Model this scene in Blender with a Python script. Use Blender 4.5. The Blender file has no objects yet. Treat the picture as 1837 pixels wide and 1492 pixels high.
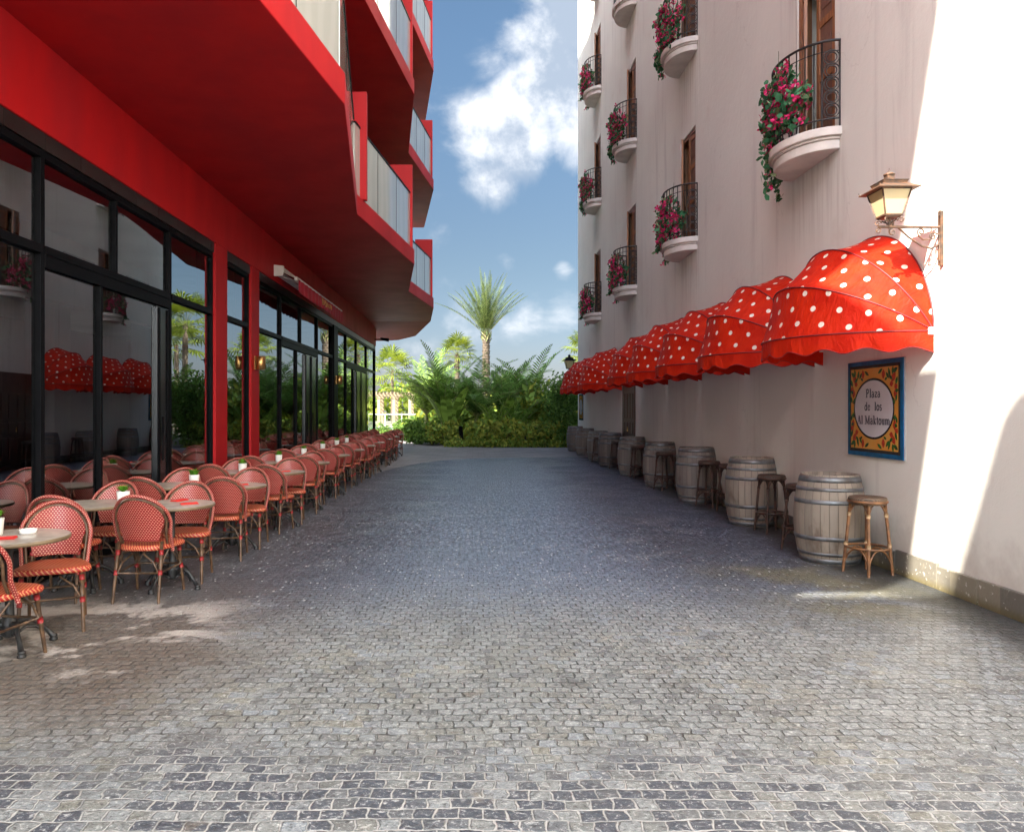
import bpy, math, random
from math import sin, cos, pi, radians, sqrt, atan2
from mathutils import Vector, Matrix, noise as mnoise

sc = bpy.context.scene
C = sc.collection
# ------------------------------------------------------------------ camera
cd = bpy.data.cameras.new('camera'); cam = bpy.data.objects.new('camera', cd); C.objects.link(cam)
cam.location = (0, 0, 1.6); cam.rotation_euler = (radians(90), 0, 0)
cd.sensor_width = 36; cd.lens = 36*1350/1837
cd.shift_x = 70.5/1837; cd.shift_y = -13/1837
cd.clip_start = 0.05; cd.clip_end = 3000
sc.camera = cam
# ------------------------------------------------------------------ light
SUN = Vector((-.43, -.40, .46)).normalized()
EL = math.asin(SUN.z); AZ = atan2(SUN.x, SUN.y)
sd = bpy.data.lights.new('sun', 'SUN'); so = bpy.data.objects.new('sun', sd); C.objects.link(so)
sd.energy = 5.0; sd.angle = radians(0.8); sd.color = (1, .93, .82)
so.rotation_euler = SUN.to_track_quat('Z', 'Y').to_euler()
vs = sc.view_settings; vs.view_transform = 'Standard'; vs.look = 'None'; vs.exposure = 2.4; vs.gamma = 1
sc.cycles.max_bounces = 8; sc.cycles.diffuse_bounces = 5; sc.cycles.glossy_bounces = 4
sc.cycles.transparent_max_bounces = 12; sc.cycles.transmission_bounces = 6
sc.cycles.use_denoising = True
sc.cycles.sample_clamp_indirect = 6

# ------------------------------------------------------------------ node helpers
class NT:
    def __init__(s, tree):
        s.t = tree; s.n = tree.nodes; s.l = tree.links
    def node(s, typ, ins=None, **kw):
        n = s.n.new(typ)
        for k, v in kw.items(): setattr(n, k, v)
        for k, v in (ins or {}).items(): s.set(n.inputs[k], v)
        return n
    def set(s, sock, v):
        if isinstance(v, bpy.types.NodeSocket): s.l.new(v, sock)
        elif isinstance(v, bpy.types.Node): s.l.new(v.outputs[0], sock)
        else:
            if isinstance(v, (tuple, list)) and len(v) == 3 and sock.type == 'RGBA': v = (*v, 1)
            sock.default_value = v
    def m(s, op, a, b=0.0, c=0.0, clamp=False):
        n = s.n.new('ShaderNodeMath'); n.operation = op; n.use_clamp = clamp
        s.set(n.inputs[0], a); s.set(n.inputs[1], b); s.set(n.inputs[2], c)
        return n.outputs[0]
    def vm(s, op, a, b=(0, 0, 0)):
        n = s.n.new('ShaderNodeVectorMath'); n.operation = op
        s.set(n.inputs[0], a); s.set(n.inputs[1], b)
        return n.outputs['Value'] if op in ('DOT_PRODUCT', 'LENGTH') else n.outputs[0]
    def mix(s, f, a, b, blend='MIX'):
        n = s.n.new('ShaderNodeMix'); n.data_type = 'RGBA'; n.blend_type = blend
        s.set(n.inputs[0], f); s.set(n.inputs[6], a); s.set(n.inputs[7], b)
        return n.outputs[2]
    def noise(s, vec, scale, detail=3, rough=.5, dist=0, out='Fac'):
        n = s.node('ShaderNodeTexNoise', {'Vector': vec, 'Scale': scale, 'Detail': detail, 'Roughness': rough, 'Distortion': dist})
        return n.outputs[out]
    def ss(s, x, a, b, lo=0., hi=1.):
        n = s.n.new('ShaderNodeMapRange'); n.interpolation_type = 'SMOOTHSTEP'
        s.set(n.inputs[0], x); n.inputs[1].default_value = a; n.inputs[2].default_value = b
        n.inputs[3].default_value = lo; n.inputs[4].default_value = hi
        return n.outputs[0]
    def lin(s, x, a, b, lo=0., hi=1.):
        n = s.n.new('ShaderNodeMapRange')
        s.set(n.inputs[0], x); n.inputs[1].default_value = a; n.inputs[2].default_value = b
        n.inputs[3].default_value = lo; n.inputs[4].default_value = hi
        return n.outputs[0]
    def xyz(s, v):
        n = s.n.new('ShaderNodeSeparateXYZ'); s.set(n.inputs[0], v); return n.outputs
    def comb(s, x, y, z):
        n = s.n.new('ShaderNodeCombineXYZ')
        for i, v in enumerate((x, y, z)): s.set(n.inputs[i], v)
        return n.outputs[0]
    def bump(s, h, strength=.5, dist=.01, normal=None):
        n = s.n.new('ShaderNodeBump'); s.set(n.inputs['Height'], h)
        n.inputs['Strength'].default_value = strength; n.inputs['Distance'].default_value = dist
        if normal is not None: s.set(n.inputs['Normal'], normal)
        return n.outputs[0]

# ------------------------------------------------------------------ world: Nishita sky with procedural clouds
w = bpy.data.worlds.new('World'); sc.world = w; w.use_nodes = True
T = NT(w.node_tree); T.n.clear()
sky = T.node('ShaderNodeTexSky', sky_type='NISHITA', sun_disc=False, sun_elevation=EL, sun_rotation=AZ, air_density=1.0, dust_density=1.2, ozone_density=1.5, altitude=10)
d = T.node('ShaderNodeTexCoord').outputs['Generated']
dx, dy, dz = T.xyz(d)
def blob(px, py, rad, soft, amp=1.0):
    v = Vector(((px-848)/1350, 1, (733-py)/1350)).normalized()
    dist = T.m('ARCCOSINE', T.m('MINIMUM', T.vm('DOT_PRODUCT', d, tuple(v)), .999999))
    return T.m('MULTIPLY', T.ss(dist, rad+soft, max(0, rad-soft), 0, 1), amp)
mask = None
for b in ((872, 238, .035, .05, 1), (935, 248, .045, .05, 1), (888, 318, .022, .04, .9), (935, 185, .035, .045, .95), (990, 140, .045, .05, 1), (1000, 60, .05, .06, 1),
          (1040, 230, .04, .06, .9), (955, 60, .03, .05, .8), (1010, 0, .05, .06, 1), (1120, 120, .09, .08, 1), (885, 110, .015, .05, .45), (790, 430, .012, .03, .5),
          (775, 350, .006, .03, .35), (890, 475, .02, .035, .5), (1010, 480, .012, .02, .62), (840, 590, .04, .05, .52), (940, 570, .04, .04, .56), (1000, 575, .03, .04, .5), (900, 475, .03, .03, .5), (760, 640, .05, .04, .5)):
    g = blob(*b)
    mask = g if mask is None else T.m('MAXIMUM', mask, g)
nz = T.noise(T.vm('MULTIPLY', d, (1, 1, 1.5)), 7, 9, .58, .35)
nz2 = T.noise(d, 3.1, 4, .5)
front = T.m('SUBTRACT', T.m('MULTIPLY', mask, .80), .27)
den_f = T.m('ADD', T.m('MULTIPLY', T.m('SUBTRACT', nz, .5), 1.5), front)
# bright broken clouds added behind and above the camera as fill light
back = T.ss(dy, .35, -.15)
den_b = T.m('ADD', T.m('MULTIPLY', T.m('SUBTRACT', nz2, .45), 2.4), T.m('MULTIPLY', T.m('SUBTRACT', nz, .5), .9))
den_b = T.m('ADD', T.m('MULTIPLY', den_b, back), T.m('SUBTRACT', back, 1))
den = T.m('MAXIMUM', den_f, den_b)
cl = T.ss(den, -.04, .48)
shade = T.ss(T.noise(T.vm('ADD', d, (.03, 0, -.06)), 11, 8, .6), .38, .6)
ccol = T.mix(shade, (1.0, 1.2, 1.5), (2.35, 2.4, 2.5))
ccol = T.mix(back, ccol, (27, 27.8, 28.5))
tint = T.mix(T.ss(dz, -.05, .2), (.215, .205, .265), (.222, .225, .222))
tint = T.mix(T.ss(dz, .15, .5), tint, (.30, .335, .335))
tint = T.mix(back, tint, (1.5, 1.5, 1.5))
skyc = T.mix(1., sky.outputs[0], tint, 'MULTIPLY')
out = T.mix(cl, skyc, ccol)
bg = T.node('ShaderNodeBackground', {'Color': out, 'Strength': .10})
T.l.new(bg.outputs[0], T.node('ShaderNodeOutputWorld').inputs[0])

# ------------------------------------------------------------------ materials
MATS = {}
def newmat(name):
    m = bpy.data.materials.new(name); m.use_nodes = True
    t = NT(m.node_tree); t.n.clear()
    o = t.node('ShaderNodeOutputMaterial'); MATS[name] = m
    return m, t, o
def princ(t, o, **ins):
    p = t.node('ShaderNodeBsdfPrincipled')
    for k, v in ins.items(): t.set(p.inputs[k.replace('_', ' ')], v)
    t.l.new(p.outputs[0], o.inputs[0]); return p
def obj_co(t): return t.node('ShaderNodeTexCoord').outputs['Object']
def world_co(t): return t.node('ShaderNodeNewGeometry').outputs['Position']
def simple(name, col, rough=.6, var=.25, scale=8, metal=0, bump=0, bscale=None, col2=None, spec=None, world=False):
    m, t, o = newmat(name)
    co = world_co(t) if world else obj_co(t)
    n = t.noise(co, scale, 4, .6)
    c2 = col2 if col2 else tuple(c*(1-var) for c in col)
    c = t.mix(t.ss(n, .35, .65), col, c2)
    ins = dict(Base_Color=c, Roughness=rough, Metallic=metal)
    if bump: ins['Normal'] = t.bump(t.noise(co, bscale or scale*6, 3, .6), bump, .01)
    p = princ(t, o, **ins)
    if spec is not None: p.inputs['Specular IOR Level'].default_value = spec
    return m
def leafmat(name, c1, c2, trans=.35, rough=.55):
    m, t, o = newmat(name)
    co = world_co(t)
    n = t.noise(co, 2.2, 3, .7)
    geo = t.node('ShaderNodeNewGeometry')
    r = geo.outputs['Random Per Island']
    c = t.mix(t.ss(t.m('ADD', t.m('MULTIPLY', n, .5), t.m('MULTIPLY', r, .5)), .2, .8), tuple(q*.7 for q in c1), tuple(q*1.35 for q in c2))
    p = t.node('ShaderNodeBsdfPrincipled', {'Base Color': c, 'Roughness': rough})
    p.inputs['Specular IOR Level'].default_value = .22
    tr = t.node('ShaderNodeBsdfTranslucent', {'Color': t.mix(.5, c, (c2[0]*1.25, c2[1]*1.1, c2[2]*.5))})
    mx = t.node('ShaderNodeMixShader', {0: trans, 1: p, 2: tr})
    t.l.new(mx.outputs[0], o.inputs[0]); return m

def uv_of(t): return t.node('ShaderNodeUVMap').outputs[0]
def dots(t, u, v, du, dv, r, stag=True):
    """mask of staggered round dots in a (u,v) plane"""
    row = t.m('FLOOR', t.m('DIVIDE', v, dv))
    off = t.m('MULTIPLY', t.m('MODULO', t.m('ABSOLUTE', row), 2), .5) if stag else 0
    fu = t.m('SUBTRACT', t.m('FRACT', t.m('ADD', t.m('DIVIDE', u, du), off)), .5)
    fv = t.m('SUBTRACT', t.m('FRACT', t.m('DIVIDE', v, dv)), .5)
    a = t.m('MULTIPLY', fu, du); b = t.m('MULTIPLY', fv, dv)
    dist = t.m('SQRT', t.m('ADD', t.m('MULTIPLY', a, a), t.m('MULTIPLY', b, b)))
    return dist

# red paint of the modern building
def redpaint():
    m, t, o = newmat('red_paint')
    co = world_co(t)
    n = t.noise(t.vm('MULTIPLY', co, (1, 1, .35)), 1.3, 5, .6)
    fine = t.noise(co, 14, 4, .65)
    c = t.mix(t.ss(n, .3, .7), (.39, .004, .006), (.31, .005, .009))
    c = t.mix(t.ss(fine, .6, .8), c, (.34, .012, .014))
    princ(t, o, Base_Color=c, Roughness=t.m('ADD', t.m('MULTIPLY', n, .2), .5), Normal=t.bump(fine, .08, .004), Specular_IOR_Level=.25)
redpaint()
simple('black_metal', (.004, .004, .005), .45, .2, 6, spec=.05)
simple('black_tile', (.02, .016, .016), .3, .4, 3)
simple('door_dark', (.012, .013, .016), .25, .3, 2)
simple('brass', (.65, .38, .14), .28, .3, 5, metal=.9)
simple('white_metal', (.72, .70, .66), .4, .15, 4)
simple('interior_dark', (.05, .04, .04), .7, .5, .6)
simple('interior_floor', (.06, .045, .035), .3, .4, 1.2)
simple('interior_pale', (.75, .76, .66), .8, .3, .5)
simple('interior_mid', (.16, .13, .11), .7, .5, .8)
simple('iron', (.02, .017, .015), .5, .4, 25, bump=.2, bscale=60)
simple('rust_iron', (.10, .045, .02), .6, .5, 18, col2=(.035, .022, .016), bump=.25, bscale=60)
simple('cast_iron', (.016, .016, .017), .45, .4, 12, bump=.15)
simple('table_top', (.42, .38, .33), .24, .2, 10, col2=(.34, .30, .265))
simple('table_edge', (.16, .11, .06), .4, .3, 10)
simple('pot_white', (.74, .73, .70), .35, .06, 6)
simple('napkin', (.62, .02, .015), .7, .2, 12, bump=.2)
simple('bamboo', (.115, .062, .03), .42, .4, 22, col2=(.05, .027, .015))
simple('wrap_red', (.27, .010, .012), .5, .3, 30)
simple('cream_stone', (.25, .19, .11), .8, .2, 2, bump=.1)
simple('deck', (.24, .20, .15), .8, .2, 1.0, world=True)
simple('soil', (.05, .04, .03), .95, .4, 3, bump=.4, world=True)
simple('trunk', (.11, .08, .052), .9, .4, 9, col2=(.045, .034, .024), bump=.8, bscale=14)
simple('cane', (.10, .16, .03), .6, .4, 6, col2=(.16, .13, .05))
simple('cord_red', (.25, .01, .01), .5, .2, 6)
leafmat('leaf_dark', (0.032, 0.076, 0.016), (0.115, 0.21, 0.04), .42)
leafmat('leaf_mid', (0.06, 0.125, 0.02), (0.18, 0.28, 0.05), .42)
leafmat('leaf_teal', (0.036, 0.088, 0.028), (0.13, 0.24, 0.065), .42)
leafmat('leaf_yellow', (0.062, 0.105, 0.009), (0.149, 0.186, 0.019), .5)
leafmat('leaf_olive', (0.085, 0.12, 0.016), (0.29, 0.31, 0.05), .42)
leafmat('leaf_date', (0.038, 0.064, 0.019), (0.090, 0.120, 0.034), .3)
leafmat('leaf_pot', (0.050, 0.160, 0.010), (0.100, 0.280, 0.020), .4)
leafmat('leaf_vine', (0.018, 0.085, 0.030), (0.060, 0.200, 0.095), .3)
leafmat('leaf_vine_pale', (0.100, 0.170, 0.070), (0.240, 0.330, 0.180), .3)
leafmat('petal', (.42, .010, .07), (.68, .04, .18), .3, .6)

def stucco():
    m, t, o = newmat('stucco')
    co = world_co(t)
    x, y, z = t.xyz(co)
    big = t.noise(co, .35, 4, .55)
    streak = t.noise(t.comb(t.m('MULTIPLY', x, 3), t.m('MULTIPLY', y, 3.2), t.m('MULTIPLY', z, .22)), 1.0, 6, .65, .4)
    c = t.mix(t.ss(big, .3, .72), (.765, .755, .68), (.69, .675, .61))
    # rain streaks: narrow, vertical, darker grey
    sm = t.m('MULTIPLY', t.ss(streak, .53, .75), .32)
    c = t.mix(sm, c, (.33, .295, .275))
    pale = t.noise(t.comb(x, t.m('MULTIPLY', y, 6), t.m('MULTIPLY', z, .5)), 1.0, 4, .6)
    c = t.mix(t.m('MULTIPLY', t.ss(pale, .62, .8), .35), c, (.74, .69, .64))
    brown = t.noise(t.vm('ADD', co, (7, 3, 1)), .9, 5, .6)
    c = t.mix(t.m('MULTIPLY', t.ss(brown, .58, .8), .28), c, (.42, .28, .2))
    # weeping stains under the balcony slabs and splash dirt at the foot
    fz = t.m('FRACT', t.m('DIVIDE', t.m('SUBTRACT', z, 1.02), 3.68))
    fy = t.m('ABSOLUTE', t.m('SUBTRACT', t.m('FRACT', t.m('DIVIDE', t.m('SUBTRACT', y, 6.47), 5.25)), .5))
    weep = t.m('MULTIPLY', t.m('MULTIPLY', t.ss(fz, .45, .97), t.ss(fy, .16, .10)), t.ss(t.noise(t.comb(0, t.m('MULTIPLY', y, 9), t.m('MULTIPLY', z, .5)), 1., 4, .6), .42, .62))
    c = t.mix(t.m('MULTIPLY', t.m('MULTIPLY', weep, t.ss(z, 3.2, 4.0)), .28), c, (.30, .235, .19))
    splash = t.m('MULTIPLY', t.ss(t.m('ADD', z, t.m('MULTIPLY', t.noise(co, 3.5, 5, .65), .9)), 1.15, .55), .55)
    c = t.mix(splash, c, (.40, .35, .30))
    crack = t.node('ShaderNodeTexVoronoi', {'Vector': t.vm('ADD', t.vm('MULTIPLY', co, (1, 1, .55)), t.vm('MULTIPLY', t.noise(co, 3, 3, .6, out='Color'), (.5, .5, .5))), 'Scale': .55}, feature='DISTANCE_TO_EDGE')
    ck = t.m('MULTIPLY', t.ss(crack.outputs['Distance'], .006, .001), t.ss(t.noise(co, .8, 2), .5, .6))
    c = t.mix(t.m('MULTIPLY', ck, .16), c, (.28, .24, .21))
    h = t.m('ADD', t.noise(co, 9, 4, .6), t.m('MULTIPLY', t.noise(co, 60, 3, .6), .25))
    princ(t, o, Base_Color=c, Roughness=.85, Normal=t.bump(h, .35, .02))
stucco()
simple('stucco_trim', (.68, .62, .56), .8, .18, 2.2, bump=.15, world=True)
simple('blocker_wall', (.45, .40, .36), .85, .2, .5, world=True)

def plinth():
    m, t, o = newmat('plinth_stone')
    co = world_co(t); x, y, z = t.xyz(co)
    wn = t.node('ShaderNodeTexWhiteNoise', {'Vector': t.comb(t.m('FLOOR', t.m('DIVIDE', t.m('ADD', y, .35), .62)), 3, 1)}).outputs[0]
    n = t.noise(co, 5, 5, .65); n2 = t.noise(co, 22, 4, .6)
    c = t.mix(wn, (.235, .21, .155), (.06, .062, .066))
    c = t.mix(t.ss(n, .5, .75), c, (.26, .235, .17))
    c = t.mix(t.ss(n2, .62, .70), c, (.55, .53, .48))
    c = t.mix(t.m('MULTIPLY', t.ss(z, .10, .0), .7), c, (.11, .085, .02))
    princ(t, o, Base_Color=c, Roughness=.5, Normal=t.bump(t.m('ADD', n, n2), .5, .01))
plinth()

def setts():
    m, t, o = newmat('granite_setts')
    co = world_co(t)
    x, y, z = t.xyz(co)
    warp = t.vm('SUBTRACT', t.noise(co, 1.6, 3, .55, out='Color'), (.5, .5, .5))
    warp2 = t.vm('SUBTRACT', t.noise(co, 11, 2, .5, out='Color'), (.5, .5, .5))
    p = t.vm('ADD', co, t.vm('MULTIPLY', warp, (.09, .09, 0)))
    p = t.vm('ADD', p, t.vm('MULTIPLY', warp2, (.050, .034, 0)))
    px, py, pz = t.xyz(p)
    # rows bow gently, as laid
    p = t.comb(px, t.m('ADD', py, t.m('MULTIPLY', t.m('MULTIPLY', px, px), .004)), 0)
    br = t.node('ShaderNodeTexBrick', {'Vector': p, 'Color1': (0, 0, 0), 'Color2': (1, 1, 1), 'Mortar': (.5, .5, .5), 'Scale': 1.0,
                'Mortar Size': .0065, 'Mortar Smooth': .6, 'Bias': 0.0, 'Brick Width': .093, 'Row Height': .077}, offset=.5)
    rnd = t.xyz(br.outputs['Color'])[0]; mort = br.outputs['Fac']
    wn = t.node('ShaderNodeTexWhiteNoise', {'W': t.m('MULTIPLY', rnd, 97.3)}, noise_dimensions='1D').outputs[0]
    grain = t.noise(co, 150, 4, .8)
    chipn = t.noise(t.vm('MULTIPLY', co, (1, 1.2, 1)), 38, 5, .8, .8)
    chipf = t.noise(t.vm('MULTIPLY', co, (1, .28, 1)), 24, 4, .8, .6)
    chip = t.m('ADD', t.m('MULTIPLY', chipn, t.ss(y, 11, 5)), t.m('MULTIPLY', chipf, t.ss(y, 5, 11)))
    mid = t.noise(co, 26, 4, .7)
    patch = t.noise(co, .7, 5, .6, .6)
    patch2 = t.noise(t.vm('ADD', co, (31, 7, 0)), 1.5, 5, .65, .4)
    ragged = t.m('ADD', y, t.m('MULTIPLY', t.m('SUBTRACT', patch2, .5), 1.6))
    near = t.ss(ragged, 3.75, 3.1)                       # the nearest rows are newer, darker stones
    base = t.mix(rnd, (.165, .182, .185), (.285, .302, .298))
    base = t.mix(t.ss(patch2, .35, .65), base, t.mix(rnd, (.235, .23, .185), (.235, .27, .30)))
    base = t.mix(t.m('MULTIPLY', t.ss(wn, .90, .96), .6), base, (.085, .09, .10))
    blot = t.noise(t.vm('ADD', co, (5, 2, 0)), 2.6, 6, .7, .5)
    base = t.mix(t.m('MULTIPLY', t.ss(blot, .52, .68), .55), base, (.085, .088, .085))
    base = t.mix(t.m('MULTIPLY', t.ss(blot, .46, .34), .35), base, (.40, .41, .40))
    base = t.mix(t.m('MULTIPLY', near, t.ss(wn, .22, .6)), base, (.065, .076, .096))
    warm = t.ss(t.noise(t.vm('ADD', co, (3, 11, 0)), 3.5, 3, .6), .66, .74)
    base = t.mix(t.m('MULTIPLY', warm, .3), base, (.30, .235, .14))
    base = t.mix(t.m('MULTIPLY', t.ss(chip, .54, .63), .8), base, (.58, .59, .58))
    base = t.mix(t.m('MULTIPLY', t.ss(chip, .47, .38), .85), base, (.045, .047, .05))
    base = t.mix(t.m('MULTIPLY', t.ss(grain, .56, .74), .5), base, (.55, .55, .54))
    base = t.mix(t.m('MULTIPLY', t.ss(grain, .46, .30), .6), base, (.035, .036, .038))
    base = t.mix(t.m('MULTIPLY', t.ss(mid, .5, .72), .4), base, (.13, .135, .13))
    # brown dirt along the terrace
    left = t.m('MULTIPLY', t.ss(t.m('ADD', x, t.m('MULTIPLY', t.m('SUBTRACT', patch2, .5), 2.2)), -.9, -2.3), t.ss(y, 3.0, 4.4))
    base = t.mix(t.m('MULTIPLY', left, .72), base, t.mix(t.ss(mid, .35, .65), (.15, .098, .062), (.06, .045, .034)))
    # cool stones in the middle distance, bluish sky reflection painted into the colour
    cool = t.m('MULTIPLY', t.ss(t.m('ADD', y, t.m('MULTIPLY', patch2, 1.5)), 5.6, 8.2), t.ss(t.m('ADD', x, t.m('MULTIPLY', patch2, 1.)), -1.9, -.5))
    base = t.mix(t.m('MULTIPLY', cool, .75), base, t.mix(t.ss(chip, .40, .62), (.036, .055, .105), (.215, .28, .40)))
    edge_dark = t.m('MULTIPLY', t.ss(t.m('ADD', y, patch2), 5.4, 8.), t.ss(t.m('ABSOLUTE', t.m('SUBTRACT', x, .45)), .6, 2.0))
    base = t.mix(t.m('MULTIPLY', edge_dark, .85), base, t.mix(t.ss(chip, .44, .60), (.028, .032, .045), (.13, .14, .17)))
    sun_patch_tint = t.m('MULTIPLY', t.m('MULTIPLY', t.ss(x, 1.9, 3.0), t.ss(y, 5.2, 6.1)), t.m('MULTIPLY', t.ss(y, 8.2, 7.2), t.ss(patch2, .35, .6)))
    base = t.mix(t.m('MULTIPLY', sun_patch_tint, .7), base, (.15, .135, .065))  # olive tone of the sunlit ground patch painted into the stones
    spill = t.m('MULTIPLY', t.ss(patch2, .50, .60), t.m('MULTIPLY', t.ss(x, -1.55, -2.2), t.m('MULTIPLY', t.ss(y, 4.25, 4.7), t.ss(y, 6.6, 5.6))))
    pale_j = t.m('MAXIMUM', near, t.ss(patch2, .54, .64))
    mcol = t.mix(pale_j, (.050, .050, .048), (.46, .455, .44))
    jm = t.ss(t.noise(co, 7.5, 5, .75), .44, .60)
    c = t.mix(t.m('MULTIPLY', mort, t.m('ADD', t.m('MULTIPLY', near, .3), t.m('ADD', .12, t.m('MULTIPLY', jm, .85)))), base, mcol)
    c = t.mix(t.m('MULTIPLY', spill, .8), c, (.56, .51, .47))
    # glints off the joint edges, painted as pale specks
    sp = t.node('ShaderNodeTexVoronoi', {'Vector': t.vm('MULTIPLY', p, (1, .35, 1)), 'Scale': 17.0, 'Randomness': 1.0})
    spk = t.m('MULTIPLY', t.ss(sp.outputs['Distance'], .17, .09), t.ss(y, 5.0, 7.0))
    c = t.mix(t.m('MULTIPLY', spk, .75), c, (.66, .67, .68))
    # damp gutter along the right-hand wall
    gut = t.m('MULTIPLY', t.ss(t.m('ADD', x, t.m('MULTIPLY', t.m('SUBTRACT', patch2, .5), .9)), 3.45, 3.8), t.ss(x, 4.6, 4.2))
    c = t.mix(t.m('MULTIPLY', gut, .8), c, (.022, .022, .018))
    wet = t.m('MULTIPLY', t.ss(patch, .34, .60), t.ss(t.m('ABSOLUTE', t.m('SUBTRACT', x, .6)), .3, 1.9))
    rough = t.m('ADD', t.m('MULTIPLY', wet, .16), t.m('ADD', .22, t.m('MULTIPLY', grain, .2)))
    rough = t.m('ADD', rough, t.m('MULTIPLY', gut, .15))
    dome = t.m('SUBTRACT', 1, mort)
    h = t.m('ADD', t.m('MULTIPLY', dome, .75), t.m('ADD', t.m('MULTIPLY', mid, .45), t.m('MULTIPLY', rnd, .35)))
    h = t.m('ADD', h, t.m('MULTIPLY', chip, .5))
    h = t.m('ADD', h, t.m('MULTIPLY', grain, .12))
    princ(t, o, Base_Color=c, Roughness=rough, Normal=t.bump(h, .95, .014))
setts()
def pavers():
    m, t, o = newmat('plain_pavers')
    co = world_co(t)
    br = t.node('ShaderNodeTexBrick', {'Vector': co, 'Color1': (.21, .19, .18), 'Color2': (.15, .14, .14), 'Mortar': (.09, .085, .08), 'Scale': 1.0,
                'Mortar Size': .008, 'Mortar Smooth': .3, 'Bias': 0.0, 'Brick Width': .4, 'Row Height': .2}, offset=.5)
    n = t.noise(co, 1.2, 5, .65)
    c = t.mix(t.m('MULTIPLY', t.ss(n, .4, .7), .5), br.outputs['Color'], (.30, .28, .27))
    princ(t, o, Base_Color=c, Roughness=.55, Normal=t.bump(t.m('ADD', br.outputs['Fac'], n), .2, .01))
pavers()

def weave(name, du, dv, r, cr=(.26, .004, .007), cc=(.58, .33, .24)):
    m, t, o = newmat(name)
    u, v, _ = t.xyz(uv_of(t))
    dist = dots(t, u, v, du, dv, r)
    mk = t.ss(dist, r*1.15, r*.8)
    n = t.noise(obj_co(t), 35, 2, .5)
    c = t.mix(mk, t.mix(n, cr, tuple(q*.6 for q in cr)), cc)
    princ(t, o, Base_Color=c, Roughness=.42, Normal=t.bump(mk, .6, .003))
weave('weave_back', .0215, .0150, .0041)
weave('weave_band', .021, .0145, .0046)
def weave_seat():
    m, t, o = newmat('weave_seat')
    u, v, _ = t.xyz(uv_of(t))
    s = t.m('FRACT', t.m('DIVIDE', t.m('ADD', u, t.m('MULTIPLY', v, .45)), .023))
    st = t.m('MULTIPLY', t.ss(s, .52, .60), t.ss(s, .98, .90))
    br = t.ss(t.m('FRACT', t.m('DIVIDE', v, .013)), .10, .25)
    mk = t.m('MULTIPLY', st, br)
    c = t.mix(mk, (.28, .006, .004), (.56, .27, .12))
    princ(t, o, Base_Color=c, Roughness=.42, Normal=t.bump(mk, .5, .003))
weave_seat()
def rattan(name, c1, c2):
    m, t, o = newmat(name)
    x, y, z = t.xyz(obj_co(t))
    wv = t.m('MULTIPLY', t.m('SINE', t.m('MULTIPLY', x, 420)), t.m('SINE', t.m('MULTIPLY', y, 420)))
    n = t.noise(obj_co(t), 20, 3, .6)
    c = t.mix(t.ss(t.m('ADD', wv, n), .1, 1.1), c1, c2)
    princ(t, o, Base_Color=c, Roughness=.55, Normal=t.bump(wv, .5, .003))
rattan('rattan_seat', (.055, .035, .022), (.16, .105, .065))
simple('rattan_pole', (.24, .105, .038), .4, .45, 14, col2=(.12, .055, .024))
simple('rattan_wrap', (.42, .27, .14), .55, .3, 40)
simple('rattan_pole_dark', (.075, .032, .018), .45, .5, 14, col2=(.035, .018, .012))
rattan('rattan_seat_dark', (.03, .018, .012), (.085, .05, .03))

def staves(name, c1, c2, stain):
    m, t, o = newmat(name)
    co = obj_co(t); x, y, z = t.xyz(co)
    a = t.m('DIVIDE', t.m('ARCTAN2', y, x), 2*pi/26)
    ai = t.m('FLOOR', a); af = t.m('FRACT', a)
    info = t.node('ShaderNodeObjectInfo').outputs['Random']
    wn = t.node('ShaderNodeTexWhiteNoise', {'Vector': t.comb(ai, t.m('MULTIPLY', info, 50), 0)}).outputs[0]
    cx = t.vm('ADD', co, t.comb(t.m('MULTIPLY', info, 31), 0, 0))
    gr = t.noise(t.vm('MULTIPLY', cx, (1, 1, .05)), 60, 4, .6)
    st = t.noise(t.vm('MULTIPLY', cx, (1, 1, .6)), 3.4, 4, .65)
    c = t.mix(wn, c1, c2)
    c = t.mix(t.m('MULTIPLY', t.ss(gr, .5, .75), .4), c, tuple(q*.45 for q in c1))
    c = t.mix(t.m('MULTIPLY', t.ss(st, .55, .72), stain), c, (.085, .05, .03))
    gap = t.m('ADD', t.ss(af, .06, .0), t.ss(af, .94, 1.))
    c = t.mix(t.m('MULTIPLY', gap, .75), c, (.04, .03, .022))
    princ(t, o, Base_Color=c, Roughness=.7, Normal=t.bump(t.m('SUBTRACT', t.m('MULTIPLY', gr, .3), gap), .6, .006))
staves('oak_pale', (.29, .235, .18), (.19, .16, .125), .7)
staves('oak_grey', (.215, .18, .15), (.135, .115, .098), .9)
staves('oak_dark', (.14, .105, .085), (.075, .055, .045), .8)
simple('hoop_steel', (.20, .215, .225), .42, .35, 7, metal=.55, col2=(.13, .125, .12))
simple('hoop_dark', (.10, .10, .105), .45, .4, 7, metal=.5)
simple('lid_wood', (.12, .07, .045), .7, .4, 9)

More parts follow.
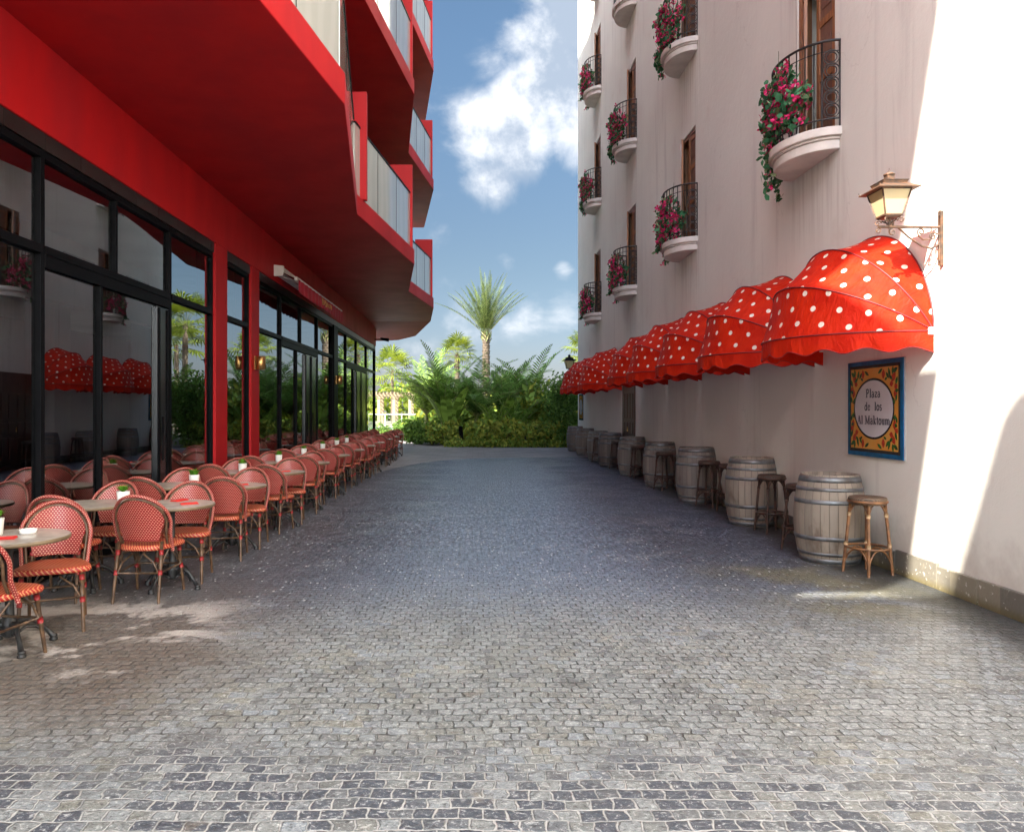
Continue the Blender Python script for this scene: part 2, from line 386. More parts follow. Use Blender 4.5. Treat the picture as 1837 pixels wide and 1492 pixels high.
def awning_fabric(name, with_dots, trans=.18):
    m, t, o = newmat(name)
    u, v, _ = t.xyz(uv_of(t))
    n = t.noise(obj_co(t), 4, 5, .6)
    c = t.mix(t.ss(n, .3, .7), (.58, .023, .004), (.48, .012, .003))
    if with_dots:
        dist = dots(t, u, v, .27, .155, .028)
        c = t.mix(t.ss(dist, .0305, .0265), c, (.80, .68, .56))
    sc_ = t.noise(t.vm('MULTIPLY', obj_co(t), (1, 2.2, 1)), 16, 5, .7, 1.2)
    c = t.mix(t.m('MULTIPLY', t.ss(sc_, .70, .76), .55), c, (.72, .42, .34))
    p = t.node('ShaderNodeBsdfPrincipled', {'Base Color': c, 'Roughness': .6, 'Specular IOR Level': .12})
    t.set(p.inputs['Normal'], t.bump(t.noise(t.vm('MULTIPLY', obj_co(t), (1.2, 3.4, 1)), 4.5, 4, .6, 1.0), .8, .035))
    tr = t.node('ShaderNodeBsdfTranslucent', {'Color': c})
    mx = t.node('ShaderNodeMixShader', {0: trans, 1: p, 2: tr})
    t.l.new(mx.outputs[0], o.inputs[0])
awning_fabric('dotted_fabric', True); awning_fabric('red_fabric', False)
simple('awning_cord', (.16, .006, .008), .5, .2, 5)
simple('maroon_fabric', (.48, .010, .03), .7, .25, 3)
simple('gold_thread', (.75, .42, .14), .5, .1, 5)

def glass(name, tint, ior, refl_rough=0.0, bump=0.0):
    m, t, o = newmat(name)
    fr = t.node('ShaderNodeFresnel', {'IOR': ior})
    gl = t.node('ShaderNodeBsdfGlossy', {'Color': (.93, .98, 1), 'Roughness': refl_rough})
    if bump: t.set(gl.inputs['Normal'], t.bump(t.noise(world_co(t), .55, 2, .4), bump, .02))
    tr = t.node('ShaderNodeBsdfTransparent', {'Color': tint})
    mx = t.node('ShaderNodeMixShader', {0: fr.outputs[0], 1: tr, 2: gl})
    t.l.new(mx.outputs[0], o.inputs[0])
glass('window_glass', (.50, .56, .56), 4.8, 0, .10)
glass('clear_glass', (.85, .92, .90), 1.5)
def balcony_glass():
    m, t, o = newmat('balcony_glass')
    co = world_co(t); x, y, z = t.xyz(co)
    cur = t.m('SINE', t.m('ADD', t.m('MULTIPLY', y, 16), t.m('MULTIPLY', t.noise(co, .8), 9)))
    c = t.mix(t.ss(cur, -.7, .9), (.35, .36, .33), (.38, .385, .355))
    df = t.node('ShaderNodeBsdfDiffuse', {'Color': c})
    gl = t.node('ShaderNodeBsdfGlossy', {'Color': (.95, 1, 1), 'Roughness': .03})
    fr = t.node('ShaderNodeFresnel', {'IOR': 1.75})
    mx = t.node('ShaderNodeMixShader', {0: fr.outputs[0], 1: df, 2: gl})
    t.l.new(mx.outputs[0], o.inputs[0])
balcony_glass()
def lampglass():
    m, t, o = newmat('lamp_glass')
    c = t.mix(t.noise(obj_co(t), 6, 3), (.62, .50, .28), (.50, .42, .27))
    p = t.node('ShaderNodeBsdfPrincipled', {'Base Color': c, 'Roughness': .25})
    tr = t.node('ShaderNodeBsdfTranslucent', {'Color': c})
    mx = t.node('ShaderNodeMixShader', {0: .4, 1: p, 2: tr}); t.l.new(mx.outputs[0], o.inputs[0])
lampglass()
def wood(name, c1, c2):
    m, t, o = newmat(name)
    co = world_co(t)
    g = t.noise(t.vm('MULTIPLY', co, (6, 6, .6)), 6, 5, .6, .5)
    pz = t.noise(co, 2.5, 3)
    c = t.mix(t.ss(g, .35, .7), c1, c2); c = t.mix(t.m('MULTIPLY', t.ss(pz, .55, .75), .4), c, tuple(q*.5 for q in c2))
    princ(t, o, Base_Color=c, Roughness=.5, Normal=t.bump(g, .25, .006))
wood('shutter_wood', (.30, .125, .045), (.16, .065, .03))
wood('shutter_slats', (.17, .085, .055), (.11, .06, .045))
wood('door_wood', (.10, .035, .02), (.055, .02, .013))
def water():
    m, t, o = newmat('pool_water')
    n = t.noise(world_co(t), 1.5, 3, .5)
    princ(t, o, Base_Color=(.10, .33, .42), Roughness=.06, Normal=t.bump(n, .15, .05))
water()
simple('sign_blue', (.010, .11, .25), .22, .3, 9)
simple('sign_dark', (.02, .022, .02), .25, .3, 9)
simple('sign_ochre', (.64, .25, .035), .22, .25, 5, col2=(.60, .30, .06))
simple('sign_white', (.64, .62, .63), .2, .08, 4)
simple('sign_ink', (.015, .013, .035), .3, .1, 4)
simple('sign_red', (.50, .05, .02), .25, .4, 30)
simple('sign_green', (.03, .12, .02), .25, .5, 30)
simple('sign_grout', (.40, .38, .36), .6, .1, 9)

# ------------------------------------------------------------------ mesh builder
class MB:
    def __init__(s): s.v = []; s.f = []; s.mi = []; s.sm = []; s.uv = []; s.mats = []
    def mat(s, name):
        if name not in s.mats: s.mats.append(name)
        return s.mats.index(name)
    def face(s, idx, m, smooth=False, uv=None):
        s.f.append(tuple(idx)); s.mi.append(s.mat(m)); s.sm.append(smooth); s.uv.append(uv)
    def poly(s, pts, m, smooth=False, uv=None):
        b = len(s.v); s.v += [tuple(p) for p in pts]; s.face(range(b, b+len(pts)), m, smooth, uv)
    def hexa(s, p, m):
        """8 corners: bottom loop 0-3 ccw seen from above, top loop 4-7"""
        b = len(s.v); s.v += [tuple(q) for q in p]
        for f in ((3, 2, 1, 0), (4, 5, 6, 7), (0, 1, 5, 4), (1, 2, 6, 5), (2, 3, 7, 6), (3, 0, 4, 7)): s.face([b+i for i in f], m)
    def box(s, x0, x1, y0, y1, z0, z1, m):
        if x0 > x1: x0, x1 = x1, x0
        if y0 > y1: y0, y1 = y1, y0
        if z0 > z1: z0, z1 = z1, z0
        s.hexa([(x0, y0, z0), (x1, y0, z0), (x1, y1, z0), (x0, y1, z0), (x0, y0, z1), (x1, y0, z1), (x1, y1, z1), (x0, y1, z1)], m)
    def bar(s, a, b, w, h, m, up=(0, 0, 1)):
        a, b = Vector(a), Vector(b); d = (b-a).normalized(); u = Vector(up)
        if abs(d.dot(u)) > .98: u = Vector((1, 0, 0))
        r = d.cross(u).normalized(); u = r.cross(d).normalized()
        r *= w/2; u *= h/2
        s.hexa([a-r-u, a+r-u, b+r-u, b-r-u, a-r+u, a+r+u, b+r+u, b-r+u], m)
    def prism(s, pts, a, b, m, axis='z'):
        """pts 2D ccw, extruded from a to b along axis"""
        n = len(pts)
        def P(p, t): return {'z': (p[0], p[1], t), 'x': (t, p[0], p[1]), 'y': (p[0], t, p[1])}[axis]
        base = len(s.v); s.v += [P(p, a) for p in pts] + [P(p, b) for p in pts]
        s.face([base+i for i in reversed(range(n))], m); s.face([base+n+i for i in range(n)], m)
        for i in range(n):
            j = (i+1) % n; s.face([base+i, base+j, base+n+j, base+n+i], m)
    def tube(s, pts, r, m, seg=6, closed=False, caps=True, ell=1.0, updir=None):
        P = [Vector(p) for p in pts]; n = len(P); R = r if isinstance(r, (list, tuple)) else [r]*n
        base = len(s.v); L = 0; Ls = []
        nrm = None
        for i in range(n):
            if i: L += (P[i]-P[i-1]).length
            Ls.append(L)
            if closed: tg = P[(i+1) % n]-P[i-1]
            else: tg = P[min(i+1, n-1)]-P[max(i-1, 0)]
            tg.normalize()
            if nrm is None:
                a = Vector(updir) if updir else (Vector((0, 0, 1)) if abs(tg.z) < .9 else Vector((1, 0, 0)))
                nrm = (a - tg*a.dot(tg)).normalized()
            else:
                nrm = (nrm - tg*nrm.dot(tg)).normalized()
            bn = tg.cross(nrm)
            for k in range(seg):
                an = 2*pi*k/seg
                s.v.append(tuple(P[i] + nrm*cos(an)*R[i] + bn*sin(an)*R[i]*ell))
        cnt = n if closed else n-1
        for i in range(cnt):
            j = (i+1) % n; u0 = Ls[i]; u1 = Ls[j] if j else Ls[i]+(P[0]-P[i]).length
            rr = 2*pi*R[i]
            for k in range(seg):
                l = (k+1) % seg
                s.face([base+i*seg+k, base+j*seg+k, base+j*seg+l, base+i*seg+l][::-1], m, True,
                       [(u0, rr*(k+1)/seg), (u1, rr*(k+1)/seg), (u1, rr*k/seg), (u0, rr*k/seg)])
        if caps and not closed:
            s.face([base+k for k in range(seg)], m); s.face([base+(n-1)*seg+k for k in reversed(range(seg))], m)
    def lathe(s, prof, m, seg=24, c=(0, 0, 0), cap0=False, cap1=False, smooth=True, a0=0.):
        base = len(s.v); n = len(prof)
        for r, z in prof:
            for k in range(seg):
                an = a0+2*pi*k/seg; s.v.append((c[0]+r*cos(an), c[1]+r*sin(an), c[2]+z))
        for i in range(n-1):
            for k in range(seg):
                l = (k+1) % seg; s.face([base+i*seg+k, base+i*seg+l, base+(i+1)*seg+l, base+(i+1)*seg+k], m, smooth)
        if cap0: s.face([base+k for k in reversed(range(seg))], m)
        if cap1: s.face([base+(n-1)*seg+k for k in range(seg)], m)
    def grid(s, fn, nu, nv, m, uvf=None, smooth=True, flip=False):
        base = len(s.v)
        for j in range(nv+1):
            for i in range(nu+1): s.v.append(tuple(fn(i/nu, j/nv)))
        for j in range(nv):
            for i in range(nu):
                q = [(i, j), (i+1, j), (i+1, j+1), (i, j+1)]
                if flip: q = q[::-1]
                s.face([base+b*(nu+1)+a for a, b in q], m, smooth, [uvf(a/nu, b/nv) for a, b in q] if uvf else None)
    def build(s, name, parent=None, label=None, bevel=0, loc=None):
        me = bpy.data.meshes.new(name); me.from_pydata(s.v, [], s.f); me.update()
        for m in s.mats: me.materials.append(MATS[m])
        me.polygons.foreach_set('material_index', s.mi); me.polygons.foreach_set('use_smooth', s.sm)
        if any(u for u in s.uv):
            ul = me.uv_layers.new(name='UVMap'); k = 0
            for f, u in zip(s.f, s.uv):
                for q in range(len(f)):
                    if u: ul.data[k].uv = u[q]
                    k += 1
        o = bpy.data.objects.new(name, me); C.objects.link(o)
        if parent: o.parent = parent
        if label: o['label'] = label
        if loc: o.location = loc
        if bevel:
            b = o.modifiers.new('bevel', 'BEVEL'); b.width = bevel; b.segments = 2; b.limit_method = 'ANGLE'; b.angle_limit = radians(40)
        return o
def tag(o, label, cat, group=None, kind=None):
    o['label'] = label; o['category'] = cat
    if group: o['group'] = group
    if kind: o['kind'] = kind
    return o
def thing(name, label, cat, loc=(0, 0, 0), rz=0, group=None):
    o = bpy.data.objects.new(name, None); C.objects.link(o); o.empty_display_size = .1
    o.location = loc; o.rotation_euler = (0, 0, rz); return tag(o, label, cat, group)
def struct(o): o['kind'] = 'structure'; return o
KIDS = {}
def kids(o): return [c for c in bpy.data.objects if c.parent == o]
def tree_of(o):
    return (o, [tree_of(c) for c in kids(o)])
def copy_tree(tr, parent=None):
    o, ch = tr; c = o.copy(); C.objects.link(c)
    if parent: c.parent = parent
    for x in ch: copy_tree(x, c)
    return c
# ================================================================== GROUND
g = MB(); g.poly([(-400, -300, -.012), (400, -300, -.012), (400, 1500, -.012), (-400, 1500, -.012)], 'soil'); struct(g.build('ground'))
g = MB(); g.poly([(-30, -40, 0), (30, -40, 0), (30, 30.9, 0), (.5, 30.9, 0), (-.5, 32.3, 0), (-1.3, 34.8, 0), (-2.6, 38, 0), (-4.2, 41.5, 0), (-8, 46, 0), (-14, 47, 0), (-30, 47, 0)], 'plain_pavers'); struct(g.build('pavement'))
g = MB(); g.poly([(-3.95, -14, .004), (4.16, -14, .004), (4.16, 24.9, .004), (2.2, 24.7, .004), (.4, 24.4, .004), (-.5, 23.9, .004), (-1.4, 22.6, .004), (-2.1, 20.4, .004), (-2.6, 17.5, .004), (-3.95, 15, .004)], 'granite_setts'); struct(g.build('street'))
g = MB(); g.poly([(-60, 47.1, .004), (-1, 47.1, .004), (-1, 130, .004), (-60, 130, .004)], 'deck'); struct(g.build('pool_deck'))
g = MB(); g.poly([(-50, 49.5, .008), (-3, 49.5, .008), (-3, 64, .008), (-50, 64, .008)], 'pool_water'); struct(g.build('pool'))

# ================================================================== RIGHT: STUCCO BUILDING
XR = 4.14
rb = thing('stucco_building', 'rain streaked beige stucco building with curved balconies and brown shutters', 'building', (XR, 10, 0))
def R(o): o.parent = rb; o.matrix_parent_inverse = Matrix.Translation((-XR, -10, 0)); return o
wins = [(Yc, zf) for Yc, rows in ((9.1, (4.77, 8.45, 12.1)), (14.48, (4.77, 8.45, 12.1)), (19.6, (4.72, 8.42, 12.05)), (24.85, (4.70, 8.38, 12.0, 15.6))) for zf in rows]
# wall with real openings: built as columns of boxes around shallow window recesses
wb = MB()
ys = [-9.0]
cols = [9.1, 14.48, 19.6, 24.85]; hw = .50
door_y0, door_y1, door_h = 19.2, 20.6, 2.45
Y1 = 29.6; ZT = 19.5
def wallpanel(y0, y1, z0, z1): wb.box(XR, XR+.35, y0, y1, z0, z1, 'stucco')
edges = sorted(set([-9.0, Y1] + [c-hw for c in cols] + [c+hw for c in cols]))
for a, b in zip(edges, edges[1:]):
    cc = [c for c in cols if abs((a+b)/2-c) < .1]
    if not cc: wallpanel(a, b, 0, ZT)
    else:
        zs = [(zf, zf+2.1) for Yc, zf in wins if Yc == cc[0]]
        z = 0
        for q0, q1 in zs: wallpanel(a, b, z, q0); z = q1
        wallpanel(a, b, z, ZT)
# body behind, gable parapet sloping at the far end
wb.box(XR+.35, 16, -9.0, Y1, 0, ZT-.02, 'stucco')
wb.prism([(16, Y1), (XR+.05, Y1), (XR+.05, Y1+.12), (16, Y1+.12)], 0, 15.2, 'stucco')
wo = R(wb.build('wall')); wo.location = (0, 0, 0)
# roof parapet
pb = MB(); pb.box(XR-.08, XR+.5, -9, Y1+.1, ZT+.002, ZT+.35, 'stucco_trim'); R(pb.build('parapet', bevel=.02))
# plinth of stone blocks
pl = MB(); y = -9.0
rnd = random.Random(4)
while y < Y1-.1:
    L = rnd.uniform(.5, .74); y2 = min(y+L, Y1)
    if not (y2 > door_y0-.1 and y < door_y1+.1):
        j = rnd.uniform(-.004, .006); pl.box(XR-.038+j, XR-.003, y+.007, y2-.007, 0, .222+rnd.uniform(-.012, .010), 'plinth_stone')
    elif pl.v: R(pl.build('plinth', bevel=.006)); pl = MB()
    y = y2
R(pl.build('plinth', bevel=.006))
# ground-floor door, far along
db = MB(); x0 = XR-.05
db.box(XR-.03, XR-.004, door_y0-.08, door_y1+.08, 0, door_h+.1, 'door_wood')
dr = R(db.build('door'))
pan = MB()
for k in range(2):
    ya = door_y0+.04+k*.69
    for z0, z1 in ((.25, .85), (.95, 1.25), (1.35, 2.0)):
        for q in range(2):
            pan.box(x0, XR-.032, ya+q*.32+.02, ya+q*.32+.28, z0, z1, 'door_wood')
po = pan.build('door_panel', bevel=.01); po.parent = dr
hb = MB(); hb.tube([(XR-.06, 19.87, 1.0), (XR-.06, 19.87, 1.12)], .012, 'brass'); h = hb.build('handle'); h.parent = dr

def shutter_window(Yc, zf):
    f = MB(); t = .07
    y0, y1, z0, z1 = Yc-hw, Yc+hw, zf+.005, zf+2.1
    f.box(XR+.02, XR+.16, y0, y0+t, z0, z1, 'shutter_wood'); f.box(XR+.02, XR+.16, y1-t, y1, z0, z1, 'shutter_wood')
    f.box(XR+.02, XR+.16, y0+t, y1-t, z1-t, z1, 'shutter_wood')
    f.box(XR+.30, XR+.33, y0+.01, y1-.01, z0, z1, 'interior_dark')
    o = R(f.build('window', bevel=.006)); 
    # two leaves: the near one closed, the far one standing ajar
    for side, ang in ((-1, .06), (1, .38)):
        m = MB(); W = hw-t-.005; H = z1-z0-t-.02
        m.box(-.02, .02, 0, .07, 0, H, 'shutter_wood'); m.box(-.02, .02, W-.07, W, 0, H, 'shutter_wood')
        for z in (0, H*.36, H*.68, H-.09): m.box(-.02, .02, .07, W-.07, z, z+.09, 'shutter_wood')
        m.box(-.008, .008, .07, W-.07, .09, H-.09, 'shutter_slats')
        for z in (H*.12, H*.46, H*.78): m.box(-.016, -.009, .11, W-.11, z, z+H*.15, 'shutter_slats')
        q = m.build('shutter', bevel=.005); q.parent = o
        q.location = (XR+.06, y0+t+.003 if side < 0 else y1-t-.003, z0+.012)
        q.rotation_euler = (0, 0, ang if side < 0 else pi-ang) if side < 0 else (0, 0, pi+ang*-1)
    return o
for Yc, zf in wins: shutter_window(Yc, zf)

BL, BP = .68, .50        # half length, projection
def arc(a, b, n, l=BL, p=BP):
    return [(-p*sin(a+(b-a)*i/n), -l*cos(a+(b-a)*i/n)) for i in range(n+1)]
def make_balcony_parts():
    s = MB()
    def slab(l, p, z0, z1, m):
        pts = arc(0, pi, 28, l, p)           # from near end to far end through the front
        s.prism(pts[::-1], z0, z1, m)
    slab(BL, BP, -.10, 0, 'stucco_trim'); slab(BL-.035, BP-.035, -.13, -.101, 'stucco_trim'); slab(BL-.06, BP-.06, -.24, -.131, 'stucco_trim')
    slab_me = s
    r = MB(); l, p = BL-.05, BP-.05; H = .98
    top = [(x, y, H) for x, y in arc(0, pi, 30, l, p)]; r.tube(top, .016, 'iron', 6)
    r.tube([(x, y, .10) for x, y in arc(0, pi, 30, l, p)], .010, 'iron', 5)
    r.tube([(x, y, .86) for x, y in arc(0, pi, 30, l, p)], .006, 'iron', 5)
    for i in range(17):
        a = pi*i/16; x, y = -p*sin(a), -l*cos(a)
        if i in (1, 2, 14, 15): continue
        r.tube([(x, y, 0), (x, y, H)], .008, 'iron', 5)
    # stacked rings at each end
    for a in (.21, pi-.21):
        x, y = -p*sin(a), -l*cos(a); tv = Vector((-p*cos(a), l*sin(a), 0)).normalized()
        for k in range(5):
            for rr in (.082, .055):
                pts = [Vector((x, y, .19+k*.15))+tv*(rr*cos(q*pi/8))+Vector((0, 0, rr*sin(q*pi/8))) for q in range(16)]
                r.tube(pts, .0065, 'iron', 4, closed=True)
        for b in (.02, .42) if a < 1 else (pi-.02, pi-.42):
            r.tube([(-p*sin(b), -l*cos(b), 0), (-p*sin(b), -l*cos(b), H)], .010, 'iron', 5)
    return slab_me, r
sm, rm = make_balcony_parts()
s0 = sm.build('balcony', bevel=.012); r0 = rm.build('railing'); r0.parent = s0
first = True
for Yc, zf in wins:
    if first: s, r = s0, r0; first = False
    else:
        s = s0.copy(); C.objects.link(s); r = r0.copy(); C.objects.link(r); r.parent = s
    R(s); s.location = (XR, Yc, zf)

# ================================================================== LEFT: RED BUILDING
XL = -3.9
lb = thing('red_building', 'glossy red modern hotel with zigzag glass balconies over a dark glazed front', 'building', (XL, 12, 0))
def Lp(o, parent=None):
    if parent: o.parent = parent
    else: o.parent = lb; o.matrix_parent_inverse = Matrix.Translation((-XL, -12, 0))
    return o
YE = 30.35
fz = MB()   # red wall: band over the glazing and red piers
fz.box(XL-.3, XL, 1.91, YE, 4.12, 4.93, 'red_paint')
for a, b in ((11.42, 11.97), (13.26, 13.76)): fz.box(XL-.3, XL, a, b, 0, 4.12, 'red_paint')

fz.box(XL-14, XL-.3, YE-.3, YE, 0, 4.93, 'red_paint')
Lp(fz.build('wall', bevel=.01))
y = -1.5
for a, b in ((1.95, 11.42), (11.97, 13.26), (13.76, YE)):
    y = a; tl = MB()
    while y < b-.01:
        e = min(y+.62, b); tl.box(XL-.25, XL-.02, y+.003, e-.003, 3.97, 4.118, 'black_tile'); y = e
    Lp(tl.build('tile_strip'))
def window(y0, y1, lower, upper, door=()):
    """lower/upper: inner mullion positions; door: (ya, yb) dark leaf zones"""
    f = MB(); z0, zt0, zt1, z1 = .02, 3.02, 3.10, 3.968; t = .032; xa, xb = XL-.11, XL-.04
    for y in (y0, y1):
        s = 1 if y == y0 else -1; f.box(xa, xb, y, y+s*t, z0, z1, 'black_metal')
    f.box(xa, xb, y0+t, y1-t, z0, z0+.10, 'black_metal'); f.box(xa, xb, y0+t, y1-t, z1-.07, z1, 'black_metal')
    f.box(xa, xb+.01, y0+t, y1-t, zt0, zt1, 'black_metal')
    for y in lower: f.box(xa+.002, xb-.002, y-.022, y+.022, z0+.10, zt0, 'black_metal')
    for y in upper: f.box(xa+.002, xb-.002, y-.022, y+.022, zt1, z1-.07, 'black_metal')
    if door:
        f.box(xa+.01, xb+.004, y0+t, y1-t, zt0-.12, zt0-.002, 'black_metal')
    o = Lp(f.build('window', bevel=.004))
    for kind, ms, za, zb in (('p', [y0+t]+list(lower)+[y1-t], z0+.10, zt0 - (.13 if door else 0)), ('p', [y0+t]+list(upper)+[y1-t], zt1, z1-.07)):
        for a, b in zip(ms, ms[1:]):
            q = MB(); q.poly([(XL-.085, a, za), (XL-.085, b, za), (XL-.085, b, zb), (XL-.085, a, zb)], 'window_glass')
            Lp(q.build('pane'), o)
    for a, b in door:
        q = MB(); q.box(XL-.12, XL-.05, a, b, z0+.10, zt0-.132, 'door_dark')
        q.box(XL-.05, XL-.035, a+.02, a+.07, z0+.12, zt0-.15, 'black_metal'); q.box(XL-.05, XL-.035, b-.07, b-.02, z0+.12, zt0-.15, 'black_metal')
        q.tube([(XL-.02, a+.1, .95), (XL-.02, a+.1, 1.5)], .014, 'black_metal')
        Lp(q.build('door', bevel=.004), o)
window(1.95, 3.9, (), ()); window(3.9, 6.9, (), ())
window(6.9, 9.82, (8.0,), (8.34,), ((9.42, 9.775),)); window(9.82, 11.42, (), ())
window(11.97, 13.26, (), ())
window(13.76, 15.5, (), ()); window(15.5, 19.15, (16.9,), (17.3,), ((17.75, 18.35), (18.37, 19.1))); window(19.15, 21.2, (), ())
bp = MB(); bp.box(XL-.2, XL+.0, 21.2, 21.8, 0, 3.968, 'black_metal'); Lp(bp.build('pier', bevel=.01))
window(21.8, 23.5, (), ()); window(23.5, 28.0, (24.9,), (25.6,), ((25.5, 26.6), (26.62, 27.95))); window(28.0, YE, (), ())
# glazed return at the far corner
f = MB()
f.box(XL-.14, XL-.03, YE-.0, YE+.08, 0, 3.968, 'black_metal'); Lp(f.build('corner_post'))
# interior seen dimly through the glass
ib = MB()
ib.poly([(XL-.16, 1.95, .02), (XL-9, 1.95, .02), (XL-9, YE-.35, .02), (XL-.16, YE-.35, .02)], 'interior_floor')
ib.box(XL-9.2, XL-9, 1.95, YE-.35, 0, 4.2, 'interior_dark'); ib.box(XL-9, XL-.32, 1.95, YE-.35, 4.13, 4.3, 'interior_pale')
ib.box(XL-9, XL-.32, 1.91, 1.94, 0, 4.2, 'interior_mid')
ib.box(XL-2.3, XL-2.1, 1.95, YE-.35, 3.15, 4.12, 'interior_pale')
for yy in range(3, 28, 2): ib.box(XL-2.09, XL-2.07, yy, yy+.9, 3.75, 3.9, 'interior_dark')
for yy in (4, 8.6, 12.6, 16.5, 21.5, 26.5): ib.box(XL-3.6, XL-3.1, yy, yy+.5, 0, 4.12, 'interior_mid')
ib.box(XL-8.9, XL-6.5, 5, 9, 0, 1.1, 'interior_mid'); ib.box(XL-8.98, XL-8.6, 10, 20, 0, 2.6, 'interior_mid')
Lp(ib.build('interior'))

# ---- upper storeys: sawtooth slabs
PLAN = [(-1.98, 2.2), (-1.98, 4.6), (-1.40, 8.25), (-1.98, 12.9), (-1.35, 17.4), (-1.82, 21.4), (-1.30, 25.0), (-1.95, 30.2)]
def slab_floor(z, last):
    s = MB()
    pts = list(PLAN)
    if last == 'low': pts = pts[:-1] + [(-1.60, 28.7)]
    pts = pts + [(-7.2, pts[-1][1]), (-7.2, 2.2)]
    s.prism(pts, z, z+.35, 'red_paint')
    if last == 'low':      # sloping tail of the lowest soffit
        a = [(-1.60, 28.7), (-2.4, 31.6), (-3.2, 32.5), (-3.9, 32.7), (-7.2, 32.7), (-7.2, 28.7)]
        zz = [0, -.28, -.37, -.39, -.39, 0]
        n = len(a); base = len(s.v)
        s.v += [(p[0], p[1], z+dz_) for p, dz_ in zip(a, zz)] + [(p[0], p[1], z+.349) for p in a]
        s.face([base+i for i in reversed(range(n))], 'red_paint'); s.face([base+n+i for i in range(n)], 'red_paint')
        for i in range(n-1):
            j = i+1; s.face([base+i, base+j, base+n+j, base+n+i], 'red_paint')
    return Lp(s.build('balcony_slab', bevel=.012))
levels = [4.93, 8.86, 12.80, 16.72]
def lerp(a, b, t): return (a[0]+(b[0]-a[0])*t, a[1]+(b[1]-a[1])*t)
for li, z in enumerate(levels):
    sl = slab_floor(z, 'low' if li == 0 else 'x')
    zb = z+.352
    segs = [(PLAN[i], PLAN[i+1]) for i in range(1, len(PLAN)-1)]
    for a, b in segs:
        A, B = Vector((*a, 0)), Vector((*b, 0)); dvec = (B-A).normalized(); nn = Vector((dvec.y, -dvec.x, 0))
        off = nn*-.07
        g = MB(); h = 1.24
        a2, b2 = A+dvec*.06+off, B-dvec*.06+off; tk = nn*.012
        g.hexa([a2-tk+Vector((0, 0, zb)), a2+tk+Vector((0, 0, zb)), b2+tk+Vector((0, 0, zb)), b2-tk+Vector((0, 0, zb)),
                a2-tk+Vector((0, 0, zb+h)), a2+tk+Vector((0, 0, zb+h)), b2+tk+Vector((0, 0, zb+h)), b2-tk+Vector((0, 0, zb+h))], 'balcony_glass')
        go = Lp(g.build('balcony_glass'), sl)
        r = MB(); up = Vector((0, 0, zb+h+.018)); r.bar(a2+up, b2+up, .05, .035, 'black_metal')
        nn_ = 3
        for q in range(1, nn_):
            c_ = a2.lerp(b2, q/nn_) + nn*.02; r.bar(c_+Vector((0, 0, zb)), c_+Vector((0, 0, zb+h)), .008, .006, 'black_metal')
        Lp(r.build('handrail'), sl)
    # red partitions at tips and notches
    def part(x0, x1, yy, h):
        m = MB(); m.box(x0, x1, yy-.06, yy+.06, zb, zb+h, 'red_paint'); Lp(m.build('partition', bevel=.008), sl)
    for i in range(1, len(PLAN)):
        x, yy = PLAN[i]
        if i in (4, 6): part(x-.60, x-.03, yy-.12, 1.90)
        elif i in (3, 5, 7): part(-3.5, x+.11 if i == 3 else x-.06, yy+.42 if i == 3 else yy, 1.90)
# core with dark room glazing
cb = MB(); cb.box(-7.2, -3.3, 2.25, 29.5, 5.30, 20.7, 'red_paint'); Lp(cb.build('core_wall'))
for li, z in enumerate(levels):
    for a in (3.2, 6.4, 9.6, 13.4, 16.4, 19.6, 22.8, 26.0):
        q = MB(); q.box(-3.3, -3.24, a, a+2.5, z+.36, z+2.8, 'black_metal'); q.poly([(-3.235, a+.08, z+.44), (-3.235, a+2.42, z+.44), (-3.235, a+2.42, z+2.72), (-3.235, a+.08, z+2.72)], 'balcony_glass')
        Lp(q.build('room_window'))
ro = MB(); ro.prism(PLAN+[(-7.25, 30.2), (-7.25, 2.2)], 20.65, 21.3, 'red_paint'); Lp(ro.build('roof', bevel=.02))
# added unseen end block and fin, outline cut to shape sunlight on opposite wall
eb = MB(); eb.prism([(6.0, 4.95), (6.0, 21.28), (-.9, 21.28), (1.47, 11.1), (1.98, 9.35), (2.86, 7.97), (1.45, 7.97), (1.9, 6.1), (1.95, 4.95)], -7.2, -2.05, 'red_paint', 'x'); Lp(eb.build('sun_block_end'))
eb = MB(); eb.prism([(4.5, 5.3), (4.5, 20.6), (-.3, 20.6), (1.47, 11.1), (1.98, 9.35), (2.86, 7.97), (1.45, 7.97), (1.9, 6.1), (1.95, 5.3)], -2.04, -1.45, 'red_paint', 'x'); Lp(eb.build('sun_block_fin'))
# added unseen block behind the viewpoint, outline cut to shape the sun beam
an = thing('sun_blocker', 'added unseen grey sun blocker with a sloping top beyond the near end of the red building', 'building', (-6, -12, 0))
ab = MB()
ab.prism([(-30, 0), (1.9, 0), (1.9, 7.06), (-30, 7.06)], -12.05, -4.22, 'blocker_wall', 'x')
ab.prism([(-30, 0), (1.9, 0), (1.9, 7.06), (.26, 7.06), (-1.08, 8.56), (-1.24, 8.93), (-1.84, 10.46), (-30, 10.46)], -4.218, -3.95, 'blocker_wall', 'x')
o = ab.build('wall'); o.parent = an; o.matrix_parent_inverse = Matrix.Translation((6, 12, 0))
